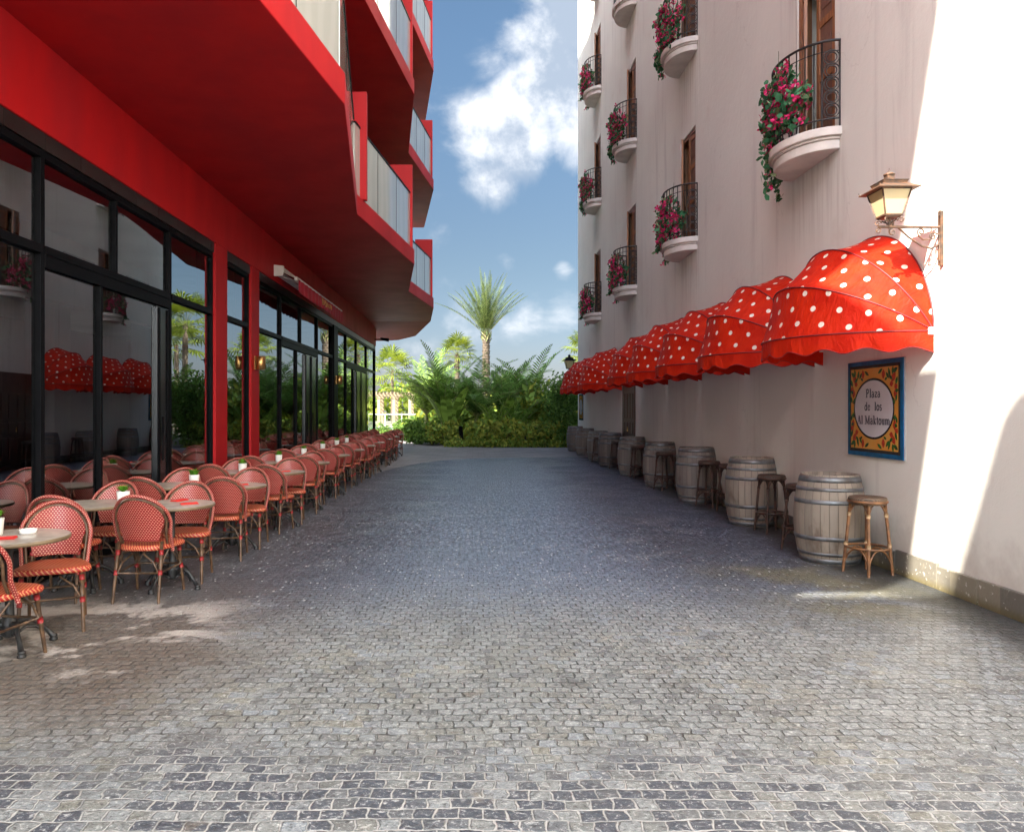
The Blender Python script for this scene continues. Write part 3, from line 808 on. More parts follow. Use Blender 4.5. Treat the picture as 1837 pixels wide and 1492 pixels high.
# ================================================================== BISTRO CHAIR
def lerpv(a, b, t): return Vector(a).lerp(Vector(b), t)
def make_chair():
    root = thing('bistro_chair', 'woven red and cream bistro chair', 'chair')
    def add(mb, name, **k): return mb.build(name, root, **k)
    # seat: rounded square cushion of weave
    s = MB()
    def seat_pt(a, rr):
        n = 4.2; c, q = cos(a), sin(a)
        k = (abs(c)**n+abs(q)**n)**(-1/n)
        x, y = c*k*rr, q*k*rr
        return x*(.222+.012*y/.21), y*.215
    prof = [(1.0, .425), (1.02, .44), (1.0, .458), (.95, .466), (.6, .462), (0.0, .458)]
    N = 32; base = len(s.v)
    for rr, z in prof:
        for i in range(N):
            x, y = seat_pt(2*pi*i/N, rr if rr > 0 else 1e-4); s.v.append((x, y, z))
    for j in range(len(prof)-1):
        for i in range(N):
            l = (i+1) % N; q = [base+j*N+i, base+j*N+l, base+(j+1)*N+l, base+(j+1)*N+i]
            if j < 2: L = .045; uv = [(i*.04, j*.02), ((i+1)*.04, j*.02), ((i+1)*.04, j*.02+.02), (i*.04, j*.02+.02)]
            else: uv = [(s.v[k][0], s.v[k][1]) for k in q]
            s.face(q, 'weave_seat', True, uv)
    s.face([base+i for i in reversed(range(N))], 'bamboo')
    add(s, 'seat')
    # back surface
    def By(x, z): return -.172-.27*(z-.45)+1.9*x*x
    def arch(sc_, zt, zlow, off=0., nn=22):
        pts = []
        cz, rx, rz = .655, .235*sc_, zt-.655
        for i in range(6): t = i/5; x = .208*sc_+(rx-.208*sc_)*t; z = zlow+(cz-zlow)*t; pts.append((x, z))
        for i in range(1, nn): a = pi*i/nn; pts.append((rx*cos(a), cz+rz*sin(a)))
        for i in range(6): t = 1-i/5; x = .208*sc_+(rx-.208*sc_)*t; z = zlow+(cz-zlow)*t; pts.append((-x, z))
        return pts
    def P3(x, z, o=0):
        y = By(x, z)
        if z < .55: y += (.55-z)*.40
        return (x, y+o, z)
    f = MB(); f.tube([P3(x, z) for x, z in arch(1, .888, .40)], .0175, 'weave_band', 8, ell=.8)
    f.tube([P3(x, z, -.004) for x, z in arch(.885, .862, .42)], .0105, 'bamboo', 6)
    add(f, 'back_frame')
    b = MB()
    def bp_(u, v):
        z = .505+.35*v; 
        wl = .145+.055*min(1, v*1.9)
        if z > .655: wl = min(wl, .20*sqrt(max(0, 1-((z-.655)/.2035)**2)))
        x = (u*2-1)*wl
        return (x, By(x, z)+.006, z)
    b.grid(bp_, 12, 14, 'weave_back', lambda u, v: (bp_(u, v)[0], bp_(u, v)[2]))
    b.grid(lambda u, v: (bp_(u, v)[0], bp_(u, v)[1]-.010, bp_(u, v)[2]), 12, 14, 'weave_back', lambda u, v: (bp_(u, v)[0], bp_(u, v)[2]), flip=True)
    b.tube([bp_(t/10, 0) for t in range(11)], .008, 'weave_band', 6)
    add(b, 'backrest')
    for sx in (-1, 1):
        l = MB(); top, ft = (sx*.188, .165, .43), (sx*.205, .235, 0)
        l.tube([lerpv(top, ft, t) for t in (0, .35, .7, .97, 1)], [.0145, .0145, .0135, .012, .010], 'bamboo', 8)
        for t in (.06, .42): l.tube([lerpv(top, ft, t), lerpv(top, ft, t+.09)], .0185, 'wrap_red', 8)
        add(l, 'leg')
        l = MB(); top, ft = (sx*.178, -.165, .50), (sx*.188, -.265, 0)
        l.tube([lerpv(top, ft, t) for t in (0, .3, .6, .97, 1)], [.0145, .0145, .0135, .012, .010], 'bamboo', 8)
        for t in (.14, .46): l.tube([lerpv(top, ft, t), lerpv(top, ft, t+.08)], .0185, 'wrap_red', 8)
        add(l, 'leg')
    st = MB(); zs = .245
    A, B_, C_, D = (-.195, .195, zs), (.195, .195, zs), (.18, -.218, zs), (-.18, -.218, zs)
    for p, q in ((A, B_), (B_, C_), (C_, D), (D, A)): st.tube([p, q], .0085, 'bamboo', 6)
    for (p, q) in ((A, B_), (C_, D), (B_, C_), (D, A)):
        p, q = Vector(p), Vector(q); m = (p+q)/2
        for e in (p, q):
            w_ = Vector((0, 0, .165)); st.tube([e.lerp(m, .06), e.lerp(m, .30)+w_*.55, e.lerp(m, .75)+w_*.98], .0075, 'bamboo', 5)
    add(st, 'stretcher')
    return root
# ================================================================== BISTRO TABLE
def make_table():
    root = thing('bistro_table', 'round bistro table', 'table')
    t = MB(); t.lathe([(0.0001, .720), (.33, .720), (.360, .722), (.366, .728), (.366, .742), (.360, .748)], 'table_edge', 48)
    t.lathe([(.360, .7482), (.355, .7490), (.2, .7492), (.0001, .7492)], 'table_top', 48); t.build('tabletop', root)
    c = MB(); c.lathe([(.10, .719), (.09, .71), (.03, .70), (.022, .66), (.022, .45), (.034, .43), (.040, .40), (.030, .37), (.026, .33), (.030, .22), (.048, .19), (.055, .16), (.045, .13), (.05, .10), (.03, .08), (.001, .075)], 'cast_iron', 18)
    for a in (0, pi/2): c.box(-.14*abs(cos(a))-.012, .14*abs(cos(a))+.012, -.14*sin(a)-.012, .14*sin(a)+.012, .704, .7195, 'cast_iron')
    c.build('column', root)
    for k in range(4):
        a = pi/4+k*pi/2+.2; f = MB(); ca, sa = cos(a), sin(a)
        pts = [(.04, .17), (.10, .185), (.17, .15), (.225, .085), (.262, .035)]
        f.tube([(r*ca, r*sa, z) for r, z in pts], [.020, .018, .016, .015, .020], 'cast_iron', 7)
        pts = [(.05, .10), (.10, .13), (.16, .12), (.20, .085)]
        f.tube([(r*ca, r*sa, z) for r, z in pts], [.012, .010, .010, .010], 'cast_iron', 6)
        f.lathe([(.001, .048), (.022, .044), (.026, .032), (.020, .024), (.028, .016), (.028, 0)], 'cast_iron', 10, c=(.268*ca, .268*sa, 0), cap1=True)
        f.build('foot', root)
    return root
def make_pot(seed, kind):
    rnd = random.Random(seed)
    root = thing('potted_plant', 'small green plant in a white pot', 'plant')
    p = MB(); p.lathe([(.001, 0), (.044, 0), (.047, .004), (.056, .108), (.0565, .112), (.0525, .112), (.050, .095), (.001, .095)], 'pot_white', 28); p.build('pot', root)
    f = MB()
    if kind == 0:
        for i in range(150):
            a = rnd.uniform(0, 2*pi); r = rnd.uniform(0, .042); L = rnd.uniform(.05, .10); le = rnd.uniform(.05, .35)
            b = Vector((r*cos(a), r*sin(a), .09)); d_ = Vector((cos(a)*le, sin(a)*le, 1)).normalized(); sd_ = Vector((-sin(a), cos(a), 0))*.004
            m_ = b+d_*L*.6; e = b+d_*L+Vector((cos(a), sin(a), -.3))*le*.03
            f.poly([b-sd_, b+sd_, m_+sd_, m_-sd_], 'leaf_pot'); f.poly([m_-sd_, m_+sd_, e], 'leaf_pot')
    else:
        for i in range(46):
            a = i*2.4; t = i/46; le = .15+1.2*t; L = .035+.04*t
            b = Vector((0, 0, .10)); d_ = Vector((cos(a)*le, sin(a)*le, 1)).normalized(); sd_ = Vector((-sin(a), cos(a), 0))
            m_ = b+d_*L*.65; e = b+d_*L*1.25+Vector((0, 0, .006))
            f.poly([b-sd_*.005, b+sd_*.005, m_+sd_*.016, m_-sd_*.016], 'leaf_pot'); f.poly([m_-sd_*.016, m_+sd_*.016, e], 'leaf_pot')
    f.build('foliage', root)
    return root
def make_napkin():
    m = MB(); m.prism([(-.075, -.045), (.075, -.045), (.075, .045), (-.075, .045)], 0, .005, 'napkin')
    m.prism([(-.07, -.043), (.068, -.040), (.072, .040), (-.068, .042)], .0055, .010, 'napkin')
    m.prism([(-.02, -.04), (.066, -.038), (.069, .036)], .0105, .014, 'napkin')
    return m.build('napkin', bevel=.002)

ORD = ['first', 'second', 'third', 'fourth', 'fifth', 'sixth', 'seventh', 'eighth', 'ninth', 'tenth', 'eleventh', 'twelfth']
chair0 = make_chair(); chairT = tree_of(chair0); used = {'chair': False, 'table': False}
table0 = make_table(); tableT = tree_of(table0)
pots = [make_pot(3, 0), make_pot(4, 1)]; potT = [tree_of(p) for p in pots]; potused = [False, False]
nap0 = make_napkin(); napused = False
def place(tr, usedkey, loc, rz):
    if not used[usedkey]: used[usedkey] = True; o = tr[0]
    else: o = copy_tree(tr)
    o.location = loc; o.rotation_euler = (0, 0, rz); return o
rr = random.Random(11)
# (Z of table centre, X front, X rear)
SETS = [(5.02, -3.09, None), (6.74, -2.69, -3.44), (8.40, -2.68, -3.40), (10.18, -2.64, -3.36), (11.98, -2.64, -3.36), (13.9, -2.63, -3.36), (15.75, -2.62, -3.36), (17.5, -2.62, -3.38), (19.15, -2.60, -3.38), (21.3, -2.62, -3.38), (23.2, -2.62, -3.38), (25.4, -2.66, -3.38)]
for i, (zc, xf, xr_) in enumerate(SETS):
    for row, x in (('front', xf), ('rear', xr_)):
        if x is None: continue
        rowtxt = 'front row by the cobbles' if row == 'front' else 'rear row by the glass'
        jx, jy = rr.uniform(-.03, .03), rr.uniform(-.03, .03)
        if i < 3: jx = jy = 0
        t = place(tableT, 'table', (x, zc+jy, 0), rr.uniform(0, 1.5))
        tag(t, 'round bistro table, %s from the near end, %s' % (ORD[i if row == 'front' else i-1], rowtxt), 'table', 'bistro tables along the glass front')
        for side in (-1, 1):
            if i == 0 and row == 'front' and side == 1: cx, cy, a = -3.07, 5.52, pi+.42
            elif i == 0: cx, cy, a = -3.03, 4.72, -.12
            elif i == 1 and row == 'front': cx, cy, a = (-2.76, 6.42, 0.0) if side < 0 else (-2.70, 7.06, pi+.12)
            elif i == 1 and side < 0: cx, cy, a = -3.47, 6.40, .12
            elif i == 1: cx, cy, a = -3.46, 7.12, pi-.05
            else: cx, cy, a = x+rr.uniform(-.05, .05), zc+jy+side*(.34+rr.uniform(-.03, .05)), (pi if side > 0 else 0)+rr.uniform(-.2, .2)
            ch = place(chairT, 'chair', (cx, cy, 0), a)
            tag(ch, 'red woven chair on the %s side of the %s table, %s' % ('near' if side < 0 else 'far', ORD[i if row == 'front' else i-1], rowtxt), 'chair', 'bistro chairs along the glass front')
        # things on the table
        ptx = {('front', 0): (-.13, .05, 0), ('rear', 1): (.31, .0, 1), ('rear', 2): (.28, .03, 0), ('rear', 3): (.25, 0, 0), ('rear', 4): (.25, .1, 0), ('rear', 5): (.22, .1, 1), ('rear', 6): (.2, .1, 0), ('rear', 7): (.2, .1, 0), ('rear', 8): (.18, 0, 1), ('front', 10): (0, 0, 1)}.get((row, i))
        if ptx:
            k = 1 if (ptx[2] or (row, i) == ('front', 0)) else 0
            if not potused[k]: potused[k] = True; p = potT[k][0]
            else: p = copy_tree(potT[k])
            p.location = (x+ptx[0], zc+jy+ptx[1], .7505); p.rotation_euler = (0, 0, rr.uniform(0, 6))
            tag(p, '%s plant in a white pot, %s table, %s' % ('leafy' if k else 'grassy', ORD[i if row == 'front' else i-1], rowtxt), 'plant', 'potted plants on the tables')
        if row == 'front' and i < 9:
            spots = [(.10, .0, .4)] if i else [(.02, -.10, .3)]
            if i == 1: spots = [(.16, -.02, .5), (-.02, .22, 1.2)]
            for q, (ax, ay, ra) in enumerate(spots):
                if not napused: napused = True; n_ = nap0
                else: n_ = nap0.copy(); C.objects.link(n_)
                n_.location = (x+ax, zc+jy+ay, .7505); n_.rotation_euler = (0, 0, ra)
                where = 'nearer the lane ' if (i == 1 and q == 0) else ('nearer the glass ' if i == 1 else '')
                tag(n_, 'folded red napkin lying %son the %s table of the front row' % (where, ORD[i]), 'napkin', 'red napkins on the tables')
# a glass ashtray on the nearest table
m = MB(); m.lathe([(.001, 0), (.05, 0), (.055, .03), (.048, .03), (.044, .008), (.001, .008)], 'pot_white', 20)
tag(m.build('ashtray', loc=(-3.03, 5.13, .7505)), 'small pale ashtray beside the napkin on the nearest table', 'ashtray')

# ================================================================== BARRELS
def make_barrel(mat, hoop, lid=True):
    root = thing('wine_barrel', 'barrel', 'barrel')
    H = .93
    def rad(z): t = z/H*2-1; return .352-.066*t*t-.006*t**4
    b = MB(); zs = [H*i/26 for i in range(27)]
    b.lathe([(rad(z), z) for z in zs], mat, 52)
    b.lathe([(rad(H), H), (rad(H)-.022, H), (rad(H)-.026, H-.04)], mat, 52)
    b.build('staves', root)
    hd = MB(); hd.lathe([(rad(H)-.026, H-.04), (.001, H-.038)], 'lid_wood', 40); hd.build('lid', root)
    for z0, z1 in ((.012, .062), (.095, .128), (.255, .298), (H-.298, H-.255), (H-.165, H-.130), (H-.075, H-.018)):
        h = MB(); e = .0035
        h.lathe([(rad(z0)+.0005, z0), (rad(z0)+e, z0), (rad((z0+z1)/2)+e+.0008, (z0+z1)/2), (rad(z1)+e, z1), (rad(z1)+.0005, z1)], hoop, 52)
        h.tube([(cos(.0+k*.05)*(rad((z0+z1)/2)+e+.002), sin(k*.05)*(rad((z0+z1)/2)+e+.002), (z0+z1)/2) for k in (0, 1)], .004, hoop, 5)
        h.build('hoop', root)
    return root
bar_p = [make_barrel('oak_pale', 'hoop_steel'), make_barrel('oak_grey', 'hoop_steel'), make_barrel('oak_dark', 'hoop_dark')]
barT = [tree_of(b) for b in bar_p]; barused = [False]*3
BARS = [(3.76, 7.93, 0, 'pale weathered wine barrel nearest the tiled street sign, behind the light brown stool'),
        (3.86, 10.42, 0, 'pale brown oak barrel with grey hoops, second from the near end of the row'),
        (3.85, 12.95, 1, 'grey oak barrel with dark damp stains low down, third from the near end'),
        (3.86, 15.5, 1, 'grey oak barrel behind the slender dark four legged stool, fourth from the near end'),
        (3.83, 18.05, 1, 'grey oak barrel just on the near side of the brown panelled door'),
        (3.80, 20.75, 2, 'dark stained barrel in front of the brown panelled door'),
        (3.86, 23.1, 1, 'grey barrel just beyond the brown panelled door, third from the far end'),
        (3.87, 25.8, 1, 'grey barrel second from the far end of the row'),
        (3.90, 28.45, 1, 'grey barrel at the far end of the row beside the garden')]
for i, (x, y, k, lab) in enumerate(BARS):
    if not barused[k]: barused[k] = True; o = barT[k][0]
    else: o = copy_tree(barT[k])
    o.location = (x, y, 0); o.rotation_euler = (0, 0, i*1.3+.4); o.scale = (1, 1, 1+.012*((i*7) % 3-1))
    tag(o, lab, 'barrel', 'wine barrels along the stucco wall')

# ================================================================== RATTAN STOOLS
def make_stool(pole, seat, wrap):
    root = thing('rattan_stool', 'stool', 'stool'); H = .75
    s = MB(); s.lathe([(.13, H-.075), (.168, H-.07), (.172, H-.02), (.165, H-.004), (.15, H), (.001, H+.002)], seat, 32, cap0=True)
    s.tube([(.170*cos(a*pi/16), .170*sin(a*pi/16), H-.045) for a in range(32)], .013, pole, 6, closed=True)
    s.build('seat', root)
    top, bot, L = .145, .215, []
    for k in range(4):
        a = pi/4+k*pi/2; l = MB()
        P = lambda t, a=a: Vector(((top+(bot-top)*t)*cos(a), (top+(bot-top)*t)*sin(a), (H-.03)*(1-t)))
        l.tube([P(t) for t in (0, .3, .6, .95, 1)], [.0155, .0155, .015, .0145, .012], pole, 8)
        for t in (.20, .60): l.tube([P(t-.025), P(t+.03)], .0195, wrap, 8)
        l.build('leg', root); L.append(P)
    r = MB(); z = .26; t = 1-z/(H-.03); rad_ = top+(bot-top)*t
    r.tube([((rad_-.004)*cos(q*pi/14), (rad_-.004)*sin(q*pi/14), z) for q in range(28)], .011, pole, 6, closed=True)
    r.build('foot_ring', root)
    for ta, tb in ((.20, .04), (.86, .66)):
        br = MB()
        for k in range(4):
            A, B_ = L[k], L[(k+1) % 4]
            p, q = A(ta), B_(ta); mt = (A(tb)+B_(tb))/2; pts = []
            for i in range(11):
                u = i/10; e = 1-abs(2*u-1)**2.4
                b_ = p.lerp(q, u); pts.append(b_+(mt-(p+q)/2)*e)
            br.tube(pts, .009, pole, 6)
        br.build('brace', root)
    return root
st_l = make_stool('rattan_pole', 'rattan_seat', 'rattan_wrap'); st_d = make_stool('rattan_pole_dark', 'rattan_seat_dark', 'rattan_pole_dark')
sT = [tree_of(st_l), tree_of(st_d)]; su = [False, False]
for x, y, k, rz, lab in ((3.83, 7.30, 0, .35, 'light brown rattan stool in front of the barrel nearest the street sign'),
        (3.72, 8.50, 1, .55, 'dark rattan stool mostly hidden behind the nearest barrel, one leg showing'),
        (3.86, 9.72, 1, .15, 'dark brown rattan stool in front of the second barrel from the near end'),
        (3.87, 12.32, 1, .75, 'dark rattan stool in front of the third barrel from the near end'),
        (3.98, 11.60, 1, .2, 'dark stool by the wall between the second and third barrels'),
        (3.78, 14.82, 1, .3, 'slender dark rattan stool in front of the fourth barrel from the near end'),
        (3.82, 17.35, 1, .1, 'dark rattan stool in front of the barrel just before the panelled door'),
        (3.86, 20.05, 1, .6, 'dark rattan stool right before the panelled door, touching the dark barrel'),
        (3.76, 22.35, 1, .6, 'dark rattan stool standing just beyond the dark stained barrel')):
    if not su[k]: su[k] = True; o = sT[k][0]
    else: o = copy_tree(sT[k])
    o.location = (x, y, 0); o.rotation_euler = (0, 0, rz); tag(o, lab, 'stool', 'rattan stools by the barrels')

# ================================================================== DOME AWNINGS
def make_awning():
    root = thing('dome_awning', 'awning', 'awning'); RA = 1.06
    al = [0, pi/6, pi/3, pi/2*.985]
    def P(phi, a): return Vector((-RA*sin(phi)*cos(a), -RA*cos(phi)*1.0, RA*sin(phi)*sin(a)))
    c = MB(); N = 36; K = 6
    for i in range(3):
        a0, a1 = al[i], al[i+1]; am = (a0+a1)/2
        def fn(u, v, a0=a0, a1=a1):
            phi = pi*u; p = P(phi, a0).lerp(P(phi, a1), v)
            sag = .020*sin(pi*v)*sin(phi)*(1+.35*sin(phi*9+a0*7)); cen = Vector((-cos((a0+a1)/2), 0, sin((a0+a1)/2)))
            return p - cen*sag
        def uv(u, v, a0=a0, a1=a1, i=i): phi = pi*u; return (RA*(phi-pi/2)+.07*i, RA*sin(phi)*(v-.5)*(a1-a0)+.5+.62*i)
        c.grid(fn, N, K, 'dotted_fabric', uv)
    c.build('canopy', root)
    v = MB(); M = 96
    def vf(u, w_):
        phi = pi*u; p = P(phi, 0); drop = .165+.024*cos(2*pi*u*9.0)
        k = 1+.012*sin(u*70)*w_
        return (p.x*k, p.y*k, -drop*w_)
    v.grid(vf, M, 3, 'red_fabric', lambda u, w_: (u*3.3, w_*.16))
    v.tube([vf(i/M, 1) for i in range(M+1)], .005, 'wrap_red', 4)
    v.build('valance', root)
    for a in al:
        r = MB(); r.tube([P(pi*i/40, a)*1.003 for i in range(41)], .0075, 'awning_cord', 6); r.build('rib', root)
    h = MB()
    for s_ in (-1, 1): h.box(-.05, -.003, s_*RA-.012, s_*RA+.012, -.035, .03, 'white_metal')
    h.build('pivot_bracket', root, bevel=.004)
    return root
aw0 = make_awning(); awT = tree_of(aw0)
AWL = ['red polka dot dome awning nearest the lantern, glowing orange in the sun'] + ['red polka dot dome awning, %s from the near end of the row' % ORD[k] for k in range(1, 4)]+['red polka dot dome awning just before the gap over the panelled door', '', 'wide looking red polka dot dome awning just beyond the gap over the panelled door'] + ['red polka dot dome awning, second from the far end of the row', 'red polka dot dome awning at the far end, beside the garden']
for k in range(9):
    if k == 5: continue        # the gap over the panelled door
    o = aw0 if k == 0 else copy_tree(awT)
    o.location = (XR-.005, 7.81+2.35*k, 2.30)
    if k: o.scale = (1+.012*((k*5) % 4-1.5), 1, 1+.010*((k*3) % 5-2))
    tag(o, AWL[k], 'awning', 'red polka dot dome awnings')

# ================================================================== LANTERN on bracket
def frustum(m, b0, z0, b1, z1, mat, c=(0, 0)):
    p = [(c[0]+sx*b0, c[1]+sy*b0, z0) for sx, sy in ((-1, -1), (1, -1), (1, 1), (-1, 1))]+[(c[0]+sx*b1, c[1]+sy*b1, z1) for sx, sy in ((-1, -1), (1, -1), (1, 1), (-1, 1))]
    m.hexa(p, mat)
def spiral(c, r0, turns, ax, n=22, sgn=1, a0=0):
    c = Vector(c); u, v = Vector(ax[0]), Vector(ax[1]); out = []
    for i in range(n+1):
        t = i/n; r = r0*(1-.8*t); a = a0+sgn*turns*2*pi*t; out.append(c+u*r*cos(a)+v*r*sin(a))
    return out
def lantern_head(root, mat, z, sc_=1.0, c=(0, 0)):
    """z = underside of the glass body"""
    f = MB(); S = sc_
    def q(b0, z0, b1, z1, m_='x'): frustum(f, b0*S, z+z0*S, b1*S, z+z1*S, mat, c)
    q(.085, -.018, .105, 0); 
    for sx, sy in ((-1, -1), (1, -1), (1, 1), (-1, 1)):
        f.bar((c[0]+sx*.100*S, c[1]+sy*.100*S, z), (c[0]+sx*.172*S, c[1]+sy*.172*S, z+.305*S), .016*S, .016*S, mat)
    for i, (b, zz) in enumerate(((.103, .008), (.168, .297))):
        cs = [(c[0]+sx*b*S, c[1]+sy*b*S, z+zz*S) for sx, sy in ((-1, -1), (1, -1), (1, 1), (-1, 1))]
        for k in range(4): f.bar(cs[k], cs[(k+1) % 4], .013*S, .016*S, mat)
    f.build('frame', root)
    g_ = MB()
    bs = [(sx, sy) for sx, sy in ((-1, -1), (1, -1), (1, 1), (-1, 1))]
    for k in range(4):
        a, b = bs[k], bs[(k+1) % 4]
        g_.poly([(c[0]+a[0]*.099*S, c[1]+a[1]*.099*S, z+.004*S), (c[0]+b[0]*.099*S, c[1]+b[1]*.099*S, z+.004*S), (c[0]+b[0]*.168*S, c[1]+b[1]*.168*S, z+.30*S), (c[0]+a[0]*.168*S, c[1]+a[1]*.168*S, z+.30*S)], 'lamp_glass')
    g_.build('lamp_glass', root)
    t = MB(); 
    def q2(b0, z0, b1, z1): frustum(t, b0*S, z+z0*S, b1*S, z+z1*S, mat, c)
    q2(.245, .300, .240, .312); q2(.235, .3125, .135, .372); q2(.135, .3725, .150, .405); q2(.155, .4055, .050, .440); q2(.042, .4405, .042, .495)
    t.lathe([(.062*S, .4955*S), (.066*S, .505*S), (.03*S, .525*S), (.006*S, .535*S), (.004*S, .58*S)], mat, 14, c=(c[0], c[1], z))
    for sx, sy in bs: t.tube([(c[0]+sx*.236*S, c[1]+sy*.236*S, z+.31*S), (c[0]+sx*.240*S, c[1]+sy*.240*S, z+.345*S)], [.008*S, .003*S], mat, 6)
    t.build('cap', root)
YL = 6.63
lr = thing('wall_lantern', 'square rusty brass lantern on a scrolled iron bracket above the nearest awning', 'lantern', (XR, YL, 3.2))
m = MB(); mat = 'rust_iron'
arm = -.47
m.tube([(0-.02, 0, -.30), (-.02, 0, .10)], .016, mat, 8); m.box(-.03, -.003, -.02, .02, -.34, .14, mat)
m.tube([(-.02, 0, .10), (-.025, .0, .15)], [.016, .004], mat, 6); m.tube([(-.02, 0, -.3), (-.025, .0, -.36)], [.016, .004], mat, 6)
m.tube([(-.02, 0, 0), (arm-.10, 0, 0)], .013, mat, 8)
AX = ((1, 0, 0), (0, 0, 1))
m.tube([(arm+.08, 0, -.01), (-.30, 0, -.09), (-.18, 0, -.17), (-.10, 0, -.19), (-.04, 0, -.16), (-.02, 0, -.10)], .009, mat, 6)
m.tube([(-.03, 0, -.07)]+[(-.06, 0, -.055)]+spiral((-.085, 0, -.085), .032, 1.3, AX, sgn=1, a0=pi/2), .007, mat, 5)
m.tube([(-.11, 0, -.11), (-.17, 0, -.115), (-.21, 0, -.08)]+spiral((-.190, 0, -.045), .033, 1.2, AX, sgn=-1, a0=pi), .007, mat, 5)
m.tube(spiral((arm+.03, 0, -.045), .036, 1.2, AX, sgn=1, a0=pi/2), .007, mat, 5); m.tube(spiral((arm-.10, 0, -.03), .028, 1.2, AX, sgn=-1, a0=pi/2), .006, mat, 5)
m.tube([(-.10, 0, 0), (-.10, 0, -.06)], .006, mat, 5)
m.build('bracket', lr)
m = MB()
for a in range(4):
    u = Vector((cos(a*pi/2+pi/4), sin(a*pi/2+pi/4), 0))
    pts = [Vector((arm, 0, .0))+u*.01, Vector((arm, 0, .035))+u*.02, Vector((arm, 0, .06))+u*.06]+[p for p in spiral(Vector((arm, 0, .045))+u*.095, .028, 1.1, (tuple(u), (0, 0, 1)), sgn=-1, a0=pi)]
    m.tube(pts, .007, mat, 5)
m.tube([(arm, 0, 0), (arm, 0, .075)], .014, mat, 8)
m.build('stem', lr)
lantern_head(lr, mat, .088, .74, (arm, 0))
# far black street lantern on a post
lp = thing('street_lamp', 'black lantern head on a post rising behind the farthest awning', 'lamp', (4.62, 36, 0))
m = MB(); m.lathe([(.14, 0), (.14, .1), (.09, .2), (.06, .5), (.05, 3.4), (.07, 3.42), (.03, 3.46), (.03, 3.52)], 'black_metal', 14); m.build('post', lp)
lantern_head(lp, 'black_metal', 3.52, 1.25)

# ================================================================== STREET SIGN
def font_mesh(txt, size, bold=.0):
    cu = bpy.data.curves.new('lettering', 'FONT'); cu.body = txt; cu.size = size; cu.offset = bold; cu.resolution_u = 3; cu.align_x = 'CENTER'
    ob = bpy.data.objects.new('lettering', cu); C.objects.link(ob)
    dg = bpy.context.evaluated_depsgraph_get(); me = bpy.data.meshes.new_from_object(ob.evaluated_get(dg))
    vs_ = [tuple(v.co) for v in me.vertices]; fs_ = [tuple(p.vertices) for p in me.polygons]
    bpy.data.objects.remove(ob); return vs_, fs_
